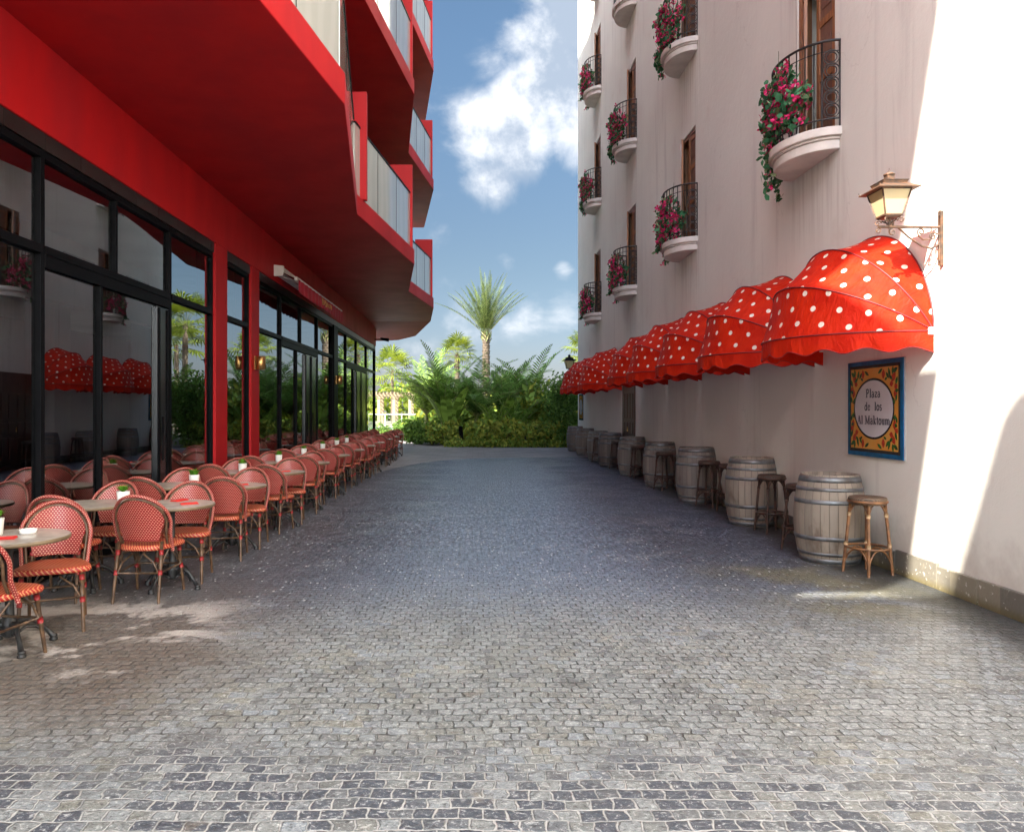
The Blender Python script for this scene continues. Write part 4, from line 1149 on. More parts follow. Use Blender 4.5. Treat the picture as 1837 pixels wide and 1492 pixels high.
# own slab-serif letters: strokes on a unit grid (x right, y up, x-height .66, cap 1)
def E(cx, cy, rx, ry, a0=0, a1=360, n=18): return [(cx+rx*cos(radians(a0+(a1-a0)*i/n)), cy+ry*sin(radians(a0+(a1-a0)*i/n))) for i in range(n+1)]
TK, TN = .17, .07
GL = {
 'P': (.66, [([(.17, 0), (.17, 1)], TK), (E(.30, .74, .24, .23, 90, -90), .12), ([(.17, .97), (.30, .97)], TN), ([(.17, .51), (.30, .51)], TN), ([(.02, .03), (.34, .03)], .06), ([(.02, .97), (.2, .97)], .06)]),
 'l': (.36, [([(.18, 0), (.18, 1.02)], TK), ([(.03, .03), (.33, .03)], .06), ([(.04, .99), (.18, .99)], .06)]),
 'a': (.56, [(E(.24, .19, .16, .17, 0, 360), .10), ([(.40, .08), (.40, .48)], .15), (E(.26, .50, .15, .15, 0, 170, 10), .09), ([(.40, .07), (.52, .04)], .07)]),
 'z': (.50, [([(.05, .63), (.42, .63)], .08), ([(.40, .60), (.08, .06)], .14), ([(.06, .04), (.45, .04)], .08), ([(.07, .63), (.07, .5)], .05), ([(.44, .04), (.44, .18)], .05)]),
 'd': (.60, [(E(.24, .33, .16, .30, 0, 360), .11), ([(.43, 0), (.43, 1.02)], .15), ([(.32, .99), (.43, .99)], .06), ([(.43, .03), (.56, .03)], .06)]),
 'e': (.50, [(E(.25, .33, .18, .30, 20, 330), .11), ([(.08, .36), (.41, .36)], .06)]),
 'o': (.54, [(E(.27, .33, .19, .30, 0, 360), .12)]),
 's': (.46, [(E(.23, .49, .14, .15, 40, 250, 12), .10), (E(.23, .17, .15, .15, 80, -150, 12), .10), ([(.20, .36), (.28, .30)], .12)]),
 'A': (.80, [([(.12, .02), (.38, 1)], .07), ([(.38, 1), (.66, .02)], .17), ([(.22, .36), (.56, .36)], .06), ([(.0, .03), (.24, .03)], .06), ([(.5, .03), (.8, .03)], .06)]),
 'M': (1.02, [([(.16, .02), (.16, .98)], .08), ([(.18, .97), (.50, .05)], .17), ([(.50, .05), (.82, .97)], .07), ([(.84, .02), (.84, .98)], .17), ([(.02, .03), (.30, .03)], .06), ([(.68, .03), (1.0, .03)], .06), ([(.02, .97), (.2, .97)], .06), ([(.8, .97), (1.0, .97)], .06)]),
 'k': (.62, [([(.18, 0), (.18, 1.02)], .16), ([(.22, .28), (.48, .62)], .06), ([(.26, .36), (.50, .03)], .14), ([(.04, .03), (.32, .03)], .06), ([(.05, .99), (.18, .99)], .06), ([(.38, .63), (.58, .63)], .05), ([(.42, .03), (.62, .03)], .06)]),
 't': (.40, [([(.20, .10), (.20, .84)], .14), ([(.05, .62), (.36, .62)], .07), (E(.30, .12, .10, .10, 180, 300, 8), .08)]),
 'u': (.62, [([(.16, .18), (.16, .64)], .15), (E(.30, .16, .14, .13, 180, 330, 8), .09), ([(.46, .02), (.46, .64)], .15), ([(.04, .63), (.18, .63)], .06), ([(.34, .63), (.46, .63)], .06), ([(.46, .03), (.60, .03)], .06)]),
 'm': (.94, [([(.16, .02), (.16, .64)], .15), ([(.46, .02), (.46, .50)], .15), ([(.76, .02), (.76, .50)], .15), (E(.32, .48, .14, .14, 160, 0, 8), .09), (E(.62, .48, .14, .14, 160, 0, 8), .09), ([(.03, .03), (.27, .03)], .06), ([(.35, .03), (.56, .03)], .06), ([(.65, .03), (.9, .03)], .06), ([(.03, .63), (.16, .63)], .06)]),
 ' ': (.36, [])}
def write(m, txt, cx, base, h, wmax, X, mat):
    W = sum(GL[c][0] for c in txt); sx = wmax/W; x = cx-wmax/2
    for c in txt:
        adv, strokes = GL[c]
        for si, (pts, tk) in enumerate(strokes):
            P = [(x+p[0]*sx, base+p[1]*h) for p in pts]; t_ = tk*h*.74; xx = X-.0004*si
            for i in range(len(P)-1):
                a, b = Vector(P[i]), Vector(P[i+1]); d_ = b-a
                if d_.length < 1e-6: continue
                d_.normalize(); nrm = Vector((-d_.y, d_.x))*t_; ext = d_*(t_*.35 if len(P) > 2 else 0)
                q = [a-nrm-ext, b-nrm+ext, b+nrm+ext, a+nrm-ext]
                # sign's own x runs towards -Y in the world (it faces the lane)
                m.poly([(xx-.00003*i, -p.x, p.y) for p in q], mat)
        x += adv*sx
def leaf_shape(cx, cy, L, Wd, a, n=8):
    pts = []
    for i in range(n+1): t = i/n; pts.append((L*(t-.5), Wd*sin(pi*t)))
    for i in range(1, n): t = 1-i/n; pts.append((L*(t-.5), -Wd*sin(pi*t)))
    return [(cx+p[0]*cos(a)-p[1]*sin(a), cy+p[0]*sin(a)+p[1]*cos(a)) for p in pts]
def make_sign():
    root = thing('street_sign', 'sign', 'sign')
    W, H = .535, .50
    b = MB(); b.box(-.012, 0, -W, W, -H, H, 'sign_grout'); b.box(-.024, -.0121, -W+.004, W-.004, -H+.004, H-.004, 'sign_blue'); b.build('board', root, bevel=.003)
    f = MB(); f.box(-.0262, -.0242, -W+.055, W-.055, -H+.050, H-.050, 'sign_dark'); f.build('dark_border', root)
    f = MB(); f.box(-.0284, -.0264, -W+.085, W-.085, -H+.082, H-.082, 'sign_ochre'); f.build('ochre_panel', root)
    f = MB(); f.prism([(.39*cos(i*pi/24), .315*sin(i*pi/24)) for i in range(48)], -.0288, -.0286, 'sign_dark', 'x')
    f.prism([(.365*cos(i*pi/24), .292*sin(i*pi/24)) for i in range(48)], -.0296, -.0290, 'sign_white', 'x'); f.build('oval_panel', root)
    t = MB()
    write(t, 'Plaza', 0.0, .115, .088, .285, -.0302, 'sign_ink')
    write(t, 'de  los', 0.0, -.018, .085, .34, -.0302, 'sign_ink')
    write(t, 'Al Maktoum', 0.0, -.160, .088, .635, -.0302, 'sign_ink')
    t.build('lettering', root)
    rnd = random.Random(5); k = 0
    for sx in (-1, 1):
        for sz in (-1, 1):
            fr = MB()
            for (u, v, L, Wd, a, mt) in ((.37, .30, .12, .034, .9, 'sign_red'), (.20, .355, .10, .030, 1.5, 'sign_red'), (.40, .15, .10, .030, 1.6, 'sign_red'), (.34, .25, .07, .028, .2, 'sign_red'), (.415, .21, .07, .03, 2.2, 'sign_red'),
                                        (.30, .36, .11, .020, 1.9, 'sign_green'), (.41, .37, .10, .022, .5, 'sign_green'), (.37, .38, .09, .018, 1.4, 'sign_green'), (.26, .34, .09, .018, 2.3, 'sign_green'), (.13, .37, .10, .018, .5, 'sign_green'),
                                        (.425, .27, .09, .020, 1.2, 'sign_green'), (.39, .08, .08, .018, 2.0, 'sign_green'), (.43, .10, .08, .017, 1.3, 'sign_green'), (.33, .31, .08, .018, 2.6, 'sign_green'), (.42, .17, .06, .02, .3, 'sign_green'), (.23, .30, .06, .014, .4, 'sign_green')):
                k += 1; pts = leaf_shape(sx*(u+rnd.uniform(-.01, .01)), sz*(v+rnd.uniform(-.01, .01)), L, Wd, a if sx*sz > 0 else pi-a)
                fr.poly([(-.0286-.00002*k if mt == 'sign_red' else -.02858-.00002*k, -p[0], p[1]) for p in pts], mt)
            fr.build('fruit_pattern', root)
    return root
sg = make_sign(); sg.location = (XR-.003, 7.72, 1.60); tag(sg, 'blue framed tiled sign reading Plaza de los Al Maktoum under the nearest awning', 'sign')
s2 = copy_tree(tree_of(sg)); s2.location = (XR-.003, 28.6, 1.66); tag(s2, 'tiled sign seen almost edge on at the far end of the stucco wall', 'sign')

# ================================================================== BALCONY VINES
def make_vine(name, seed, dense, l, p, small):
    rnd = random.Random(seed); m = MB(); fl = MB(); st = MB()
    def clump(pos, n_leaf, n_fl, spread):
        for i in range(n_leaf+n_fl):
            c = pos+Vector((rnd.gauss(0, spread), rnd.gauss(0, spread), rnd.gauss(0, spread)))
            if c.x > -.02: c.x = -.02
            pet = i < n_fl
            s_ = rnd.uniform(.036, .062) if pet else rnd.uniform(.032, .058)
            if small: s_ *= 1.15
            nrm = Vector((-1+rnd.uniform(-.7, .7), rnd.uniform(-1, 1), rnd.uniform(-.5, 1))).normalized()
            u = nrm.orthogonal().normalized(); u = Matrix.Rotation(rnd.uniform(0, 6.28), 3, nrm) @ u; v = nrm.cross(u)
            if pet:
                for k in range(3):
                    a = k*2.1; d1 = u*cos(a)+v*sin(a); d2 = -u*sin(a)+v*cos(a); tip = c+d1*s_+nrm*s_*.35
                    fl.poly([c, c+d1*s_*.55+d2*s_*.42, tip, c+d1*s_*.55-d2*s_*.42], 'petal')
            else:
                mt = 'leaf_vine_pale' if rnd.random() < .16 else 'leaf_vine'
                m.poly([c-u*s_, c-u*s_*.3+v*s_*.62, c+u*s_*.5+v*s_*.42, c+u*s_*1.1-nrm*s_*.2, c+u*s_*.5-v*s_*.42, c-u*s_*.3-v*s_*.62], mt)
    for i in range(dense):
        a = pi*rnd.triangular(.14, .95, .42); z = rnd.triangular(0, .92, .35)
        if z > .6 and a < 1.0: z *= .6
        clump(Vector((-(p+.04)*sin(a), -(l+.04)*cos(a), z)), 10, rnd.randint(4, 7) if rnd.random() < .7 else 0, .05)
    for i in range(3 if small else 7):      # trailing shoots
        a = pi*rnd.uniform(.62, .95); x, y = -(p+.09)*sin(a), -(l+.07)*cos(a); L = (rnd.uniform(.1, .42) if i else .48)*(.5 if small else 1)
        pts = [Vector((x+rnd.uniform(-.02, .02), y+rnd.uniform(-.02, .02), .15-(L+.15)*t/6)) for t in range(7)]
        st.tube(pts, .003, 'cane', 4)
        for q in pts[1:]: clump(q, 6, 1 if rnd.random() < .5 else 0, .03)
    for i in range(5):
        a = pi*rnd.uniform(.3, .9); x, y = -(p)*sin(a), -(l)*cos(a)
        st.tube([(x, y, .5), (x+rnd.uniform(-.05, .1), y+rnd.uniform(-.1, .1), rnd.uniform(.9, 1.1))], .003, 'cane', 4)
    root = thing(name, 'vine', 'plant'); m.build('leaves', root); fl.build('blossom', root); st.build('stem', root)
    return root
v1 = make_vine('flowering_vine', 1, 84, BL-.05, BP-.05, False); v2 = make_vine('flowering_vine', 2, 66, BL-.05, BP-.05, True); v3 = make_vine('flowering_vine', 8, 58, BL-.05, BP-.05, True)
vt = [tree_of(v1), tree_of(v2), tree_of(v3)]; vu = [False]*3
VL = {(9.1, 4.77): 'magenta bougainvillea spilling over the big balcony nearest the lantern',
 (14.48, 4.77): 'magenta flowers on the lower balcony of the second column from the lantern', (14.48, 8.45): 'magenta flowers on the upper balcony of the second column from the lantern',
 (19.6, 4.72): 'magenta flowers on the lower balcony of the third column', (19.6, 8.42): 'magenta flowers on the middle balcony of the third column',
 (24.85, 4.70): 'magenta flowers on the lowest balcony of the farthest column', (24.85, 8.38): 'magenta flowers on the middle balcony of the farthest column', (24.85, 12.0): 'magenta flowers on the top balcony of the farthest column'}
for i, ((yc, zf), lab) in enumerate(VL.items()):
    k = 0 if i == 0 else 1+i % 2
    if not vu[k]: vu[k] = True; o = vt[k][0]
    else: o = copy_tree(vt[k])
    o.location = (XR, yc, zf+.002); tag(o, lab, 'plant', 'flowering vines on the balconies')

# ================================================================== RETRACTABLE AWNING, WALL SCONCES
ra = thing('retractable_awning', 'half folded maroon awning with gold lettering over the dark glass doors', 'awning', (XL, 17, 4.3))
m = MB(); m.prism([(0, -.10), (.16, -.10), (.19, -.02), (.19, .10), (0, .12)], -2.25, -2.18, 'white_metal', 'y'); m.prism([(0, -.10), (.16, -.10), (.19, -.02), (.19, .10), (0, .12)], 2.9, 2.97, 'white_metal', 'y')
m.box(.003, .15, -2.18, 2.9, -.06, .10, 'white_metal'); m.build('cassette', ra, bevel=.006)
m = MB(); m.box(.40, .46, -2.25, 2.85, -.19, -.11, 'white_metal'); m.build('front_bar', ra, bevel=.01)
m = MB(); m.grid(lambda u, v: (.15+.25*u, -2.15+4.95*v, -.01-.12*u), 4, 8, 'maroon_fabric'); m.build('canopy', ra)
m = MB(); m.grid(lambda u, v: (.475+.01*sin(u*90), -2.2+5.0*u, -.16-v*(.24+.03*abs(sin(u*pi*16)))), 96, 2, 'maroon_fabric'); m.build('valance', ra)
m = MB()
for yy in (-1.9, 2.5): m.bar((.1, yy, -.06), (.42, yy+.35, -.15), .04, .03, 'white_metal')
m.build('arm', ra)
m = MB(); rnd = random.Random(2)      # the curly gold lettering, too small in the photo to read
for k in range(7):
    y0 = .1+k*.17
    pts = [(.495, y0+.07*sin(a*.9)*.6, -.27+.05*cos(a*1.3+k)*(1.6 if k in (0, 2) else 1)) for a in [q*.5 for q in range(10)]]
    m.tube(pts, .008, 'gold_thread', 4)
m.build('lettering', ra)
for y, x, lab in ((13.5, XL, 'brass cylinder wall light on the narrow red pier'), (21.5, XL, 'brass cylinder wall light on the black pier farther along the glass front')):
    s_ = thing('wall_light', lab, 'lamp', (x+.003, y, 2.42), group='brass wall lights')
    m = MB(); m.box(0, .02, -.07, .07, -.12, .12, 'brass'); m.build('back_plate', s_)
    m = MB(); m.lathe([(.082, -.12), (.085, -.118), (.085, .118), (.082, .12)], 'brass', 24, c=(.095, 0, 0), cap0=True, cap1=True); m.build('shade', s_)
cc = thing('spotlight', 'small black spotlight under the far corner of the red soffit', 'spotlight', (-3.55, 29.9, 4.35))
m = MB(); m.tube([(-.35, 0, .0), (-.1, 0, 0)], .02, 'black_metal'); m.tube([(-.12, 0, .03), (.22, 0, -.03)], [.05, .07], 'black_metal', 10); m.build('body', cc)
m = MB(); m.tube([(-.37, 0, -.6), (-.37, 0, .3)], .015, 'black_metal'); m.build('conduit', cc)

# ================================================================== GUESTS seated behind the glass
simple('skin', (.32, .18, .12), .5, .1, 6); simple('hair_black', (.012, .010, .009), .5, .2, 20); simple('shirt_white', (.62, .60, .58), .8, .1, 6); simple('shirt_dark', (.03, .03, .04), .8, .1, 6); simple('trousers', (.03, .035, .05), .8, .2, 8)
def seated_person(x, y, rz, lab, shirt):
    root = thing('person', lab, 'person', (x, y, .02), rz)
    J = {'pel': ((0, -.02, .53), .13, .11), 'sp': ((0, -.04, .72), .125, .09), 'ch': ((0, -.03, .92), .15, .10), 'nk': ((0, -.01, 1.07), .055, .055), 'hd0': ((0, .01, 1.14), .06, .07), 'hd1': ((0, .02, 1.22), .078, .095), 'hd2': ((0, .01, 1.30), .06, .075)}
    E_ = [('pel', 'sp'), ('sp', 'ch'), ('ch', 'nk'), ('nk', 'hd0'), ('hd0', 'hd1'), ('hd1', 'hd2')]
    for s_, n in ((-1, 'l'), (1, 'r')):
        J['hip'+n] = ((s_*.09, .0, .52), .09, .085); J['kn'+n] = ((s_*.11, .42, .50), .06, .06); J['an'+n] = ((s_*.11, .44, .09), .04, .04); J['to'+n] = ((s_*.12, .60, .035), .035, .03)
        J['sh'+n] = ((s_*.17, -.03, 1.00), .06, .06); J['el'+n] = ((s_*.23, .10, .78), .042, .042); J['wr'+n] = ((s_*.12, .33, .80), .028, .028); J['pa'+n] = ((s_*.09, .40, .80), .034, .016)
        E_ += [('pel', 'hip'+n), ('hip'+n, 'kn'+n), ('kn'+n, 'an'+n), ('an'+n, 'to'+n), ('ch', 'sh'+n), ('sh'+n, 'el'+n), ('el'+n, 'wr'+n), ('wr'+n, 'pa'+n)]
        for k in range(4):
            q = 'f%d%s' % (k, n); J[q] = ((s_*(.07+.015*k), .45, .80), .009, .009); q2 = 'g%d%s' % (k, n); J[q2] = ((s_*(.068+.015*k), .485-.006*abs(k-1), .785), .008, .008); E_ += [('pa'+n, q), (q, q2)]
        J['t'+n] = ((s_*.05, .40, .795), .010, .010); E_.append(('pa'+n, 't'+n))
    ks = list(J); me = bpy.data.meshes.new('body'); me.from_pydata([J[k][0] for k in ks], [(ks.index(a), ks.index(b)) for a, b in E_], [])
    o = bpy.data.objects.new('body', me); C.objects.link(o); o.parent = root
    for m_ in ('skin', shirt, 'trousers'): me.materials.append(MATS[m_])
    sk = o.modifiers.new('skin', 'SKIN'); sv = me.skin_vertices[0].data
    for i, k in enumerate(ks): sv[i].radius = (J[k][1], J[k][2])
    sv[ks.index('pel')].use_root = True
    su_ = o.modifiers.new('sub', 'SUBSURF'); su_.levels = 1; su_.render_levels = 2
    dg = bpy.context.evaluated_depsgraph_get(); m2 = bpy.data.meshes.new_from_object(o.evaluated_get(dg)); o.modifiers.clear(); o.data = m2
    m2.materials.clear()
    for m_ in ('skin', shirt, 'trousers'): m2.materials.append(MATS[m_])
    for p in m2.polygons:
        c_ = p.center; p.use_smooth = True
        p.material_index = 0 if (c_.z > 1.06 or (c_.y > .30 and c_.z > .7)) else (2 if c_.z < .58 else 1)
    h = MB(); h.grid(lambda u, v: (.088*sin(pi*v)*cos(2*pi*u), -.005+.105*sin(pi*v)*sin(2*pi*u)-.02, 1.235+.105*cos(pi*v*.62)), 16, 8, 'hair_black'); h.build('hair', root)
    f = MB(); f.lathe([(.001, .0), (.012, .002), (.010, .02), (.001, .035)], 'skin', 8, c=(0, .115, 1.19))
    for s_ in (-1, 1):
        f.lathe([(.001, 0), (.009, .004), (.009, .010), (.001, .014)], 'hair_black', 8, c=(s_*.03, .10, 1.215)); f.lathe([(.001, 0), (.012, .01), (.012, .035), (.001, .045)], 'skin', 8, c=(s_*.082, .01, 1.19))
    f.box(-.022, .022, .098, .106, 1.155, 1.162, 'wrap_red'); f.build('face', root)
    return root
seated_person(-4.72, 19.2, pi+.3, 'dark haired seated guest in a white shirt, dimly seen through the dark glass', 'shirt_white')
seated_person(-4.75, 22.9, pi+.2, 'dark haired seated guest in dark clothes, dimly seen through the far glass', 'shirt_dark')
for i_, (x, y) in enumerate(((-4.72, 19.2), (-4.75, 22.9))):
    o = copy_tree(chairT); o.location = (x, y, .02); o.rotation_euler = (0, 0, pi+.25); tag(o, 'woven red chair indoors under the guest in %s clothes' % ('white', 'dark')[i_], 'chair', 'bistro chairs along the glass front')
    o = copy_tree(tableT); o.location = (x+.1, y-.72, .02); tag(o, 'round table indoors in front of the guest in %s clothes' % ('white', 'dark')[i_], 'table', 'bistro tables along the glass front')
# ================================================================== GARDEN
def frond(m, mat, base, az, el, L, droop, nleaf, leafL, leafW, rnd, tw=.0, vshape=.5, tip=.35, rach='cane', rr=.012):
    """arched palm frond: a rachis with paired leaflets"""
    p = Vector(base); d_ = Vector((cos(az)*cos(el), sin(az)*cos(el), sin(el))); hor = Vector((cos(az), sin(az), 0)); side = Vector((-sin(az), cos(az), 0))
    pts = [p.copy()]; N = nleaf; e = el
    for i in range(N):
        e -= droop/N*(.5+1.1*i/N); dd = hor*cos(e)+Vector((0, 0, sin(e))); p = p+dd*(L/N); pts.append(p.copy())
    m.tube(pts[::max(1, N//6)]+[pts[-1]], [rr*(1-.8*i/7) for i in range(len(pts[::max(1, N//6)])+1)], rach, 3, caps=False)
    for i in range(int(N*.12), N+1):
        t = i/N; q = pts[i]; tg = (pts[min(i+1, N)]-pts[i-1]).normalized()
        up = side.cross(tg).normalized()
        if up.z < 0: up = -up
        ll = leafL*(sin(pi*min(1, .12+t*.88))**.6*(1-tip*t))*rnd.uniform(.8, 1.1)
        for s_ in (-1, 1):
            fwd = .45+.5*t
            ld = (side*s_*1.0+tg*fwd+up*(vshape+rnd.uniform(-.15, .15))).normalized()
            end = q+ld*ll+Vector((0, 0, -ll*ll*.35*rnd.uniform(.3, 1)))
            mid_ = q+ld*ll*.5
            wv = tg*leafW*.5
            m.poly([q-wv*.5, q+wv*.5, mid_+wv, mid_-wv], mat); m.poly([mid_-wv, mid_+wv, end], mat)
def trunk(m, H, r0, r1, lean=(0, 0), scars=True, mat='trunk'):
    n = int(H/.16); prof = []
    pts = []; rs = []
    for i in range(n+1):
        t = i/n; z = H*t
        pts.append((lean[0]*t*t, lean[1]*t*t, z)); rs.append((r0+(r1-r0)*t)*(1+(.10 if i % 2 else -.04)))
    m.tube(pts, rs, mat, 12)
    if scars:
        rnd = random.Random(int(H*100))
        for i in range(2, n, 1):
            for k in range(8):
                a = 2*pi*k/8+i*.4; r = rs[i]; x, y, z = pts[i]
                c = Vector((x+cos(a)*r*.9, y+sin(a)*r*.9, z)); o = Vector((cos(a), sin(a), 0)); s_ = Vector((-sin(a), cos(a), 0))*.07
                e = c+o*rnd.uniform(.04, .08)+Vector((0, 0, .10)); m.poly([c-s_, c+s_, e+s_*.6, e-s_*.6], mat)
def date_palm(x, y, H, L, lab, nf=46, seed=1, mat='leaf_date', elr=(.55, 1.5), group='palms in the garden'):
    rnd = random.Random(seed); root = thing('date_palm', lab, 'palm', (x, y, 0), group=group)
    m = MB(); trunk(m, H, .25, .20); m.build('trunk', root)
    c = MB()
    for i in range(nf):
        az = i*2.399+rnd.uniform(-.2, .2); t = i/nf; el = elr[1]-(elr[1]-elr[0])*t**1.1+rnd.uniform(-.08, .08)
        frond(c, mat, (cos(az)*.1, sin(az)*.1, H-.1+.2*(1-t)), az, el, L*rnd.uniform(.85, 1.05), rnd.uniform(.15, .55), 34, .42, .06, rnd, vshape=.5, tip=.45)
    for i in range(26):   # cut leaf bases
        a = i*2.4; z = H-.55+.5*(i/26); b = Vector((cos(a)*.18, sin(a)*.18, z)); c.tube([b, b+Vector((cos(a)*.16, sin(a)*.16, .28))], [.04, .02], 'cane', 4)
    c.build('crown', root); return root
def coco_palm(x, y, H, L, lab, nf=12, seed=1, mat='leaf_dark', leafL=.72, elr=(.35, 1.45), az0=0, azr=2*pi, leafW=.085, group='palms in the garden', droop=.95):
    rnd = random.Random(seed); root = thing('feather_palm', lab, 'palm', (x, y, 0), group=group)
    m = MB(); trunk(m, max(.5, H), .13, .08, scars=False, mat='cane'); m.build('trunk', root)
    c = MB()
    for i in range(nf):
        az = az0+azr*((i*.618) % 1)+rnd.uniform(-.2, .2); el = rnd.uniform(*elr)
        frond(c, mat, (0, 0, H), az, el, L*rnd.uniform(.75, 1.1), droop*rnd.uniform(.6, 1.3), 30, leafL, leafW, rnd, vshape=.25, tip=.45, rr=.022)
    c.build('crown', root); return root
def fan_palm(x, y, H, R_, lab, nf=26, seed=1, mat='leaf_yellow', group='palms in the garden'):
    rnd = random.Random(seed); root = thing('fan_palm', lab, 'palm', (x, y, 0), group=group)
    m = MB(); trunk(m, H, .2, .14, scars=False); m.build('trunk', root)
    c = MB()
    for i in range(nf):
        az = i*2.399; t = i/nf; el = 1.4-1.9*t+rnd.uniform(-.15, .15)
        dd = Vector((cos(az)*cos(el), sin(az)*cos(el), sin(el))); L = R_*rnd.uniform(.5, .65); b = Vector((0, 0, H)); e = b+dd*L
        c.tube([b, e], .012, 'cane', 3, caps=False)
        side = Vector((-sin(az), cos(az), 0)); fr = R_*rnd.uniform(.5, .65); K = 16
        for k in range(K):
            a = -1.9+3.8*k/(K-1); v = dd*cos(a)+side*sin(a); L2 = fr*(1-.25*abs(a)/1.9)
            a2 = v.cross(dd if abs(a) > .1 else side).normalized() if abs(a) > .1 else side.cross(dd)
            wv = (side*cos(a)-dd*sin(a))*fr*.10; tipp = e+v*L2+Vector((0, 0, -.28*L2*rnd.uniform(.5, 1.3)))
            md = e+v*L2*.55; c.poly([e, md+wv*.42, tipp, md-wv*.42], mat)
    c.build('crown', root); return root
def leaf(m, mat, c, s_, rnd, long=1.5, upb=.2):
    nrm = Vector((rnd.gauss(0, 1), rnd.gauss(0, 1)-.3, rnd.gauss(0, 1)+upb)).normalized(); u = nrm.orthogonal().normalized(); u = Matrix.Rotation(rnd.uniform(0, 6.28), 3, nrm) @ u; v = nrm.cross(u)
    m.poly([c-u*s_*long*.5, c+v*s_*.34, c+u*s_*long*.5, c-v*s_*.34], mat)
def bush(x, y, rx, ry, h, lab, n=900, mats=('leaf_mid', 'leaf_dark'), ls=.13, seed=1, name='shrub', z0=.05, group=None, long=1.5, stems=8, holes=.25, cat='shrub'):
    rnd = random.Random(seed); root = thing(name, lab, cat, (x, y, 0), group=group)
    c = MB(); subs = [(Vector((rnd.uniform(-.8, .8)*rx, rnd.uniform(-.8, .8)*ry, z0+h*rnd.uniform(.15, .92))), rnd.uniform(.10, .30)*h+.08) for _ in range(max(10, int(n/70)))]
    for i in range(n):
        p, r = subs[i % len(subs)]
        dv = Vector((rnd.gauss(0, 1), rnd.gauss(0, 1), rnd.gauss(0, 1))).normalized()*r*rnd.uniform(.5, 1.05)
        q = p+dv
        if q.z < .03: q.z = rnd.uniform(.03, .2)
        if mnoise.noise(q*2.2+Vector((seed, 0, 0))) < -holes: continue
        leaf(c, mats[0] if rnd.random() < .6 else mats[-1], q, ls*rnd.uniform(.6, 1.3), rnd, long)
    c.build('foliage', root)
    s_ = MB()
    for i in range(stems):
        a = rnd.uniform(0, 6.28); s_.tube([(cos(a)*.05*rx, sin(a)*.05*ry, 0), (cos(a)*rx*.35, sin(a)*ry*.35, h*.45), (cos(a)*rx*.6, sin(a)*ry*.6, h*.8)], [.02, .014, .006], 'trunk', 4, caps=False)
    s_.build('stem', root); return root
def banana(x, y, H, lab, seed=1, nf=7, mat='leaf_mid'):
    rnd = random.Random(seed); root = thing('banana_plant', lab, 'plant', (x, y, 0)); c = MB(); s_ = MB()
    for i in range(nf):
        az = i*2.4+rnd.uniform(-.3, .3); el = rnd.uniform(1.15, 1.5); L = H*rnd.uniform(.7, 1.0); st_ = L*.38; W_ = .28
        hor = Vector((cos(az), sin(az), 0)); side = Vector((-sin(az), cos(az), 0)); pts = []; p = Vector((cos(az)*.06, sin(az)*.06, 0)); e = el
        for k in range(15):
            pts.append(p.copy()); e -= .045*(k/7); p = p+(hor*cos(e)+Vector((0, 0, sin(e))))*(L/14)
        s_.tube(pts[:8], [.03-.002*k for k in range(8)], 'cane', 5, caps=False)
        for k in range(5, 14):
            t0, t1 = (k-5)/9, (k-4)/9; w0, w1 = W_*sin(pi*(t0*.96+.03))**.6, W_*sin(pi*(t1*.96+.03))**.6
            for sg_ in (-1, 1): c.poly([pts[k], pts[k]+side*sg_*w0+Vector((0, 0, .04)), pts[k+1]+side*sg_*w1+Vector((0, 0, .04)), pts[k+1]], mat)
    c.build('leaf', root); s_.build('stem', root); return root
def at(px, Z): return (px-848)/1350*Z
# tall palm and the fan palms behind
date_palm(at(872, 45), 45, 6.1, 3.7, 'tall date palm with a rough trunk standing above the garden', seed=3, nf=42, elr=(.72, 1.54))
fan_palm(at(820, 46), 46, 4.9, 1.35, 'sunlit yellow green fan palm left of the tall palm trunk', seed=5, nf=28)
fan_palm(at(704, 88), 88, 6.0, 3.2, 'pale fan palm at the left behind the pergola fronds', seed=6, nf=24)
fan_palm(at(775, 41), 41, 2.3, 1.2, 'yellow fan palm low behind the dark fronds in the middle', seed=16, nf=24)
fan_palm(at(905, 43), 43, 2.5, 1.2, 'small yellow fan palm glowing behind the middle fronds', seed=26, nf=20)
# palms beyond the stucco building (seen in the glass)
fan_palm(9.2, 45, 6.6, 2.2, 'tall fan palm behind the stucco building, mirrored left of the wide red pier', seed=7, nf=30)
fan_palm(8.9, 58, 5.8, 2.2, 'fan palm behind the stucco building, seen reflected between the red piers', seed=8, nf=30)
fan_palm(12.5, 52, 6.0, 2.2, 'fan palm far right behind the stucco building, seen only reflected', seed=9, nf=26)
# feather palms
coco_palm(at(765, 36), 36, 1.3, 3.6, 'dark feathery palm arching over the pool edge at the left', seed=11, nf=19, mat='leaf_mid', elr=(.75, 1.5))
coco_palm(at(795, 34.5), 34.5, 1.4, 3.6, 'dark green feather palm left of the tall trunk', seed=12, nf=18, mat='leaf_dark', elr=(.7, 1.5))
coco_palm(at(855, 34), 34, 1.2, 3.5, 'broad dark feather palm in front of the tall trunk', seed=13, nf=20, mat='leaf_teal', elr=(.6, 1.5))
coco_palm(at(905, 35), 35, 1.2, 3.5, 'blue green feather palm right of the tall trunk', seed=14, nf=18, mat='leaf_teal', elr=(.7, 1.5))
coco_palm(at(950, 36), 36, 1.4, 3.5, 'feather palm with an upright frond against the sky at the right', seed=15, nf=15, mat='leaf_dark', elr=(.85, 1.45))
coco_palm(at(888, 32.6), 32.6, .4, 2.3, 'young bright green feather palm in front of the planting', seed=19, nf=9, mat='leaf_mid', elr=(.9, 1.45), leafL=.4)
coco_palm(at(925, 33.2), 33.2, .6, 2.5, 'young feather palm low at the right of the planting', seed=20, nf=9, mat='leaf_dark', elr=(.7, 1.4), leafL=.45)
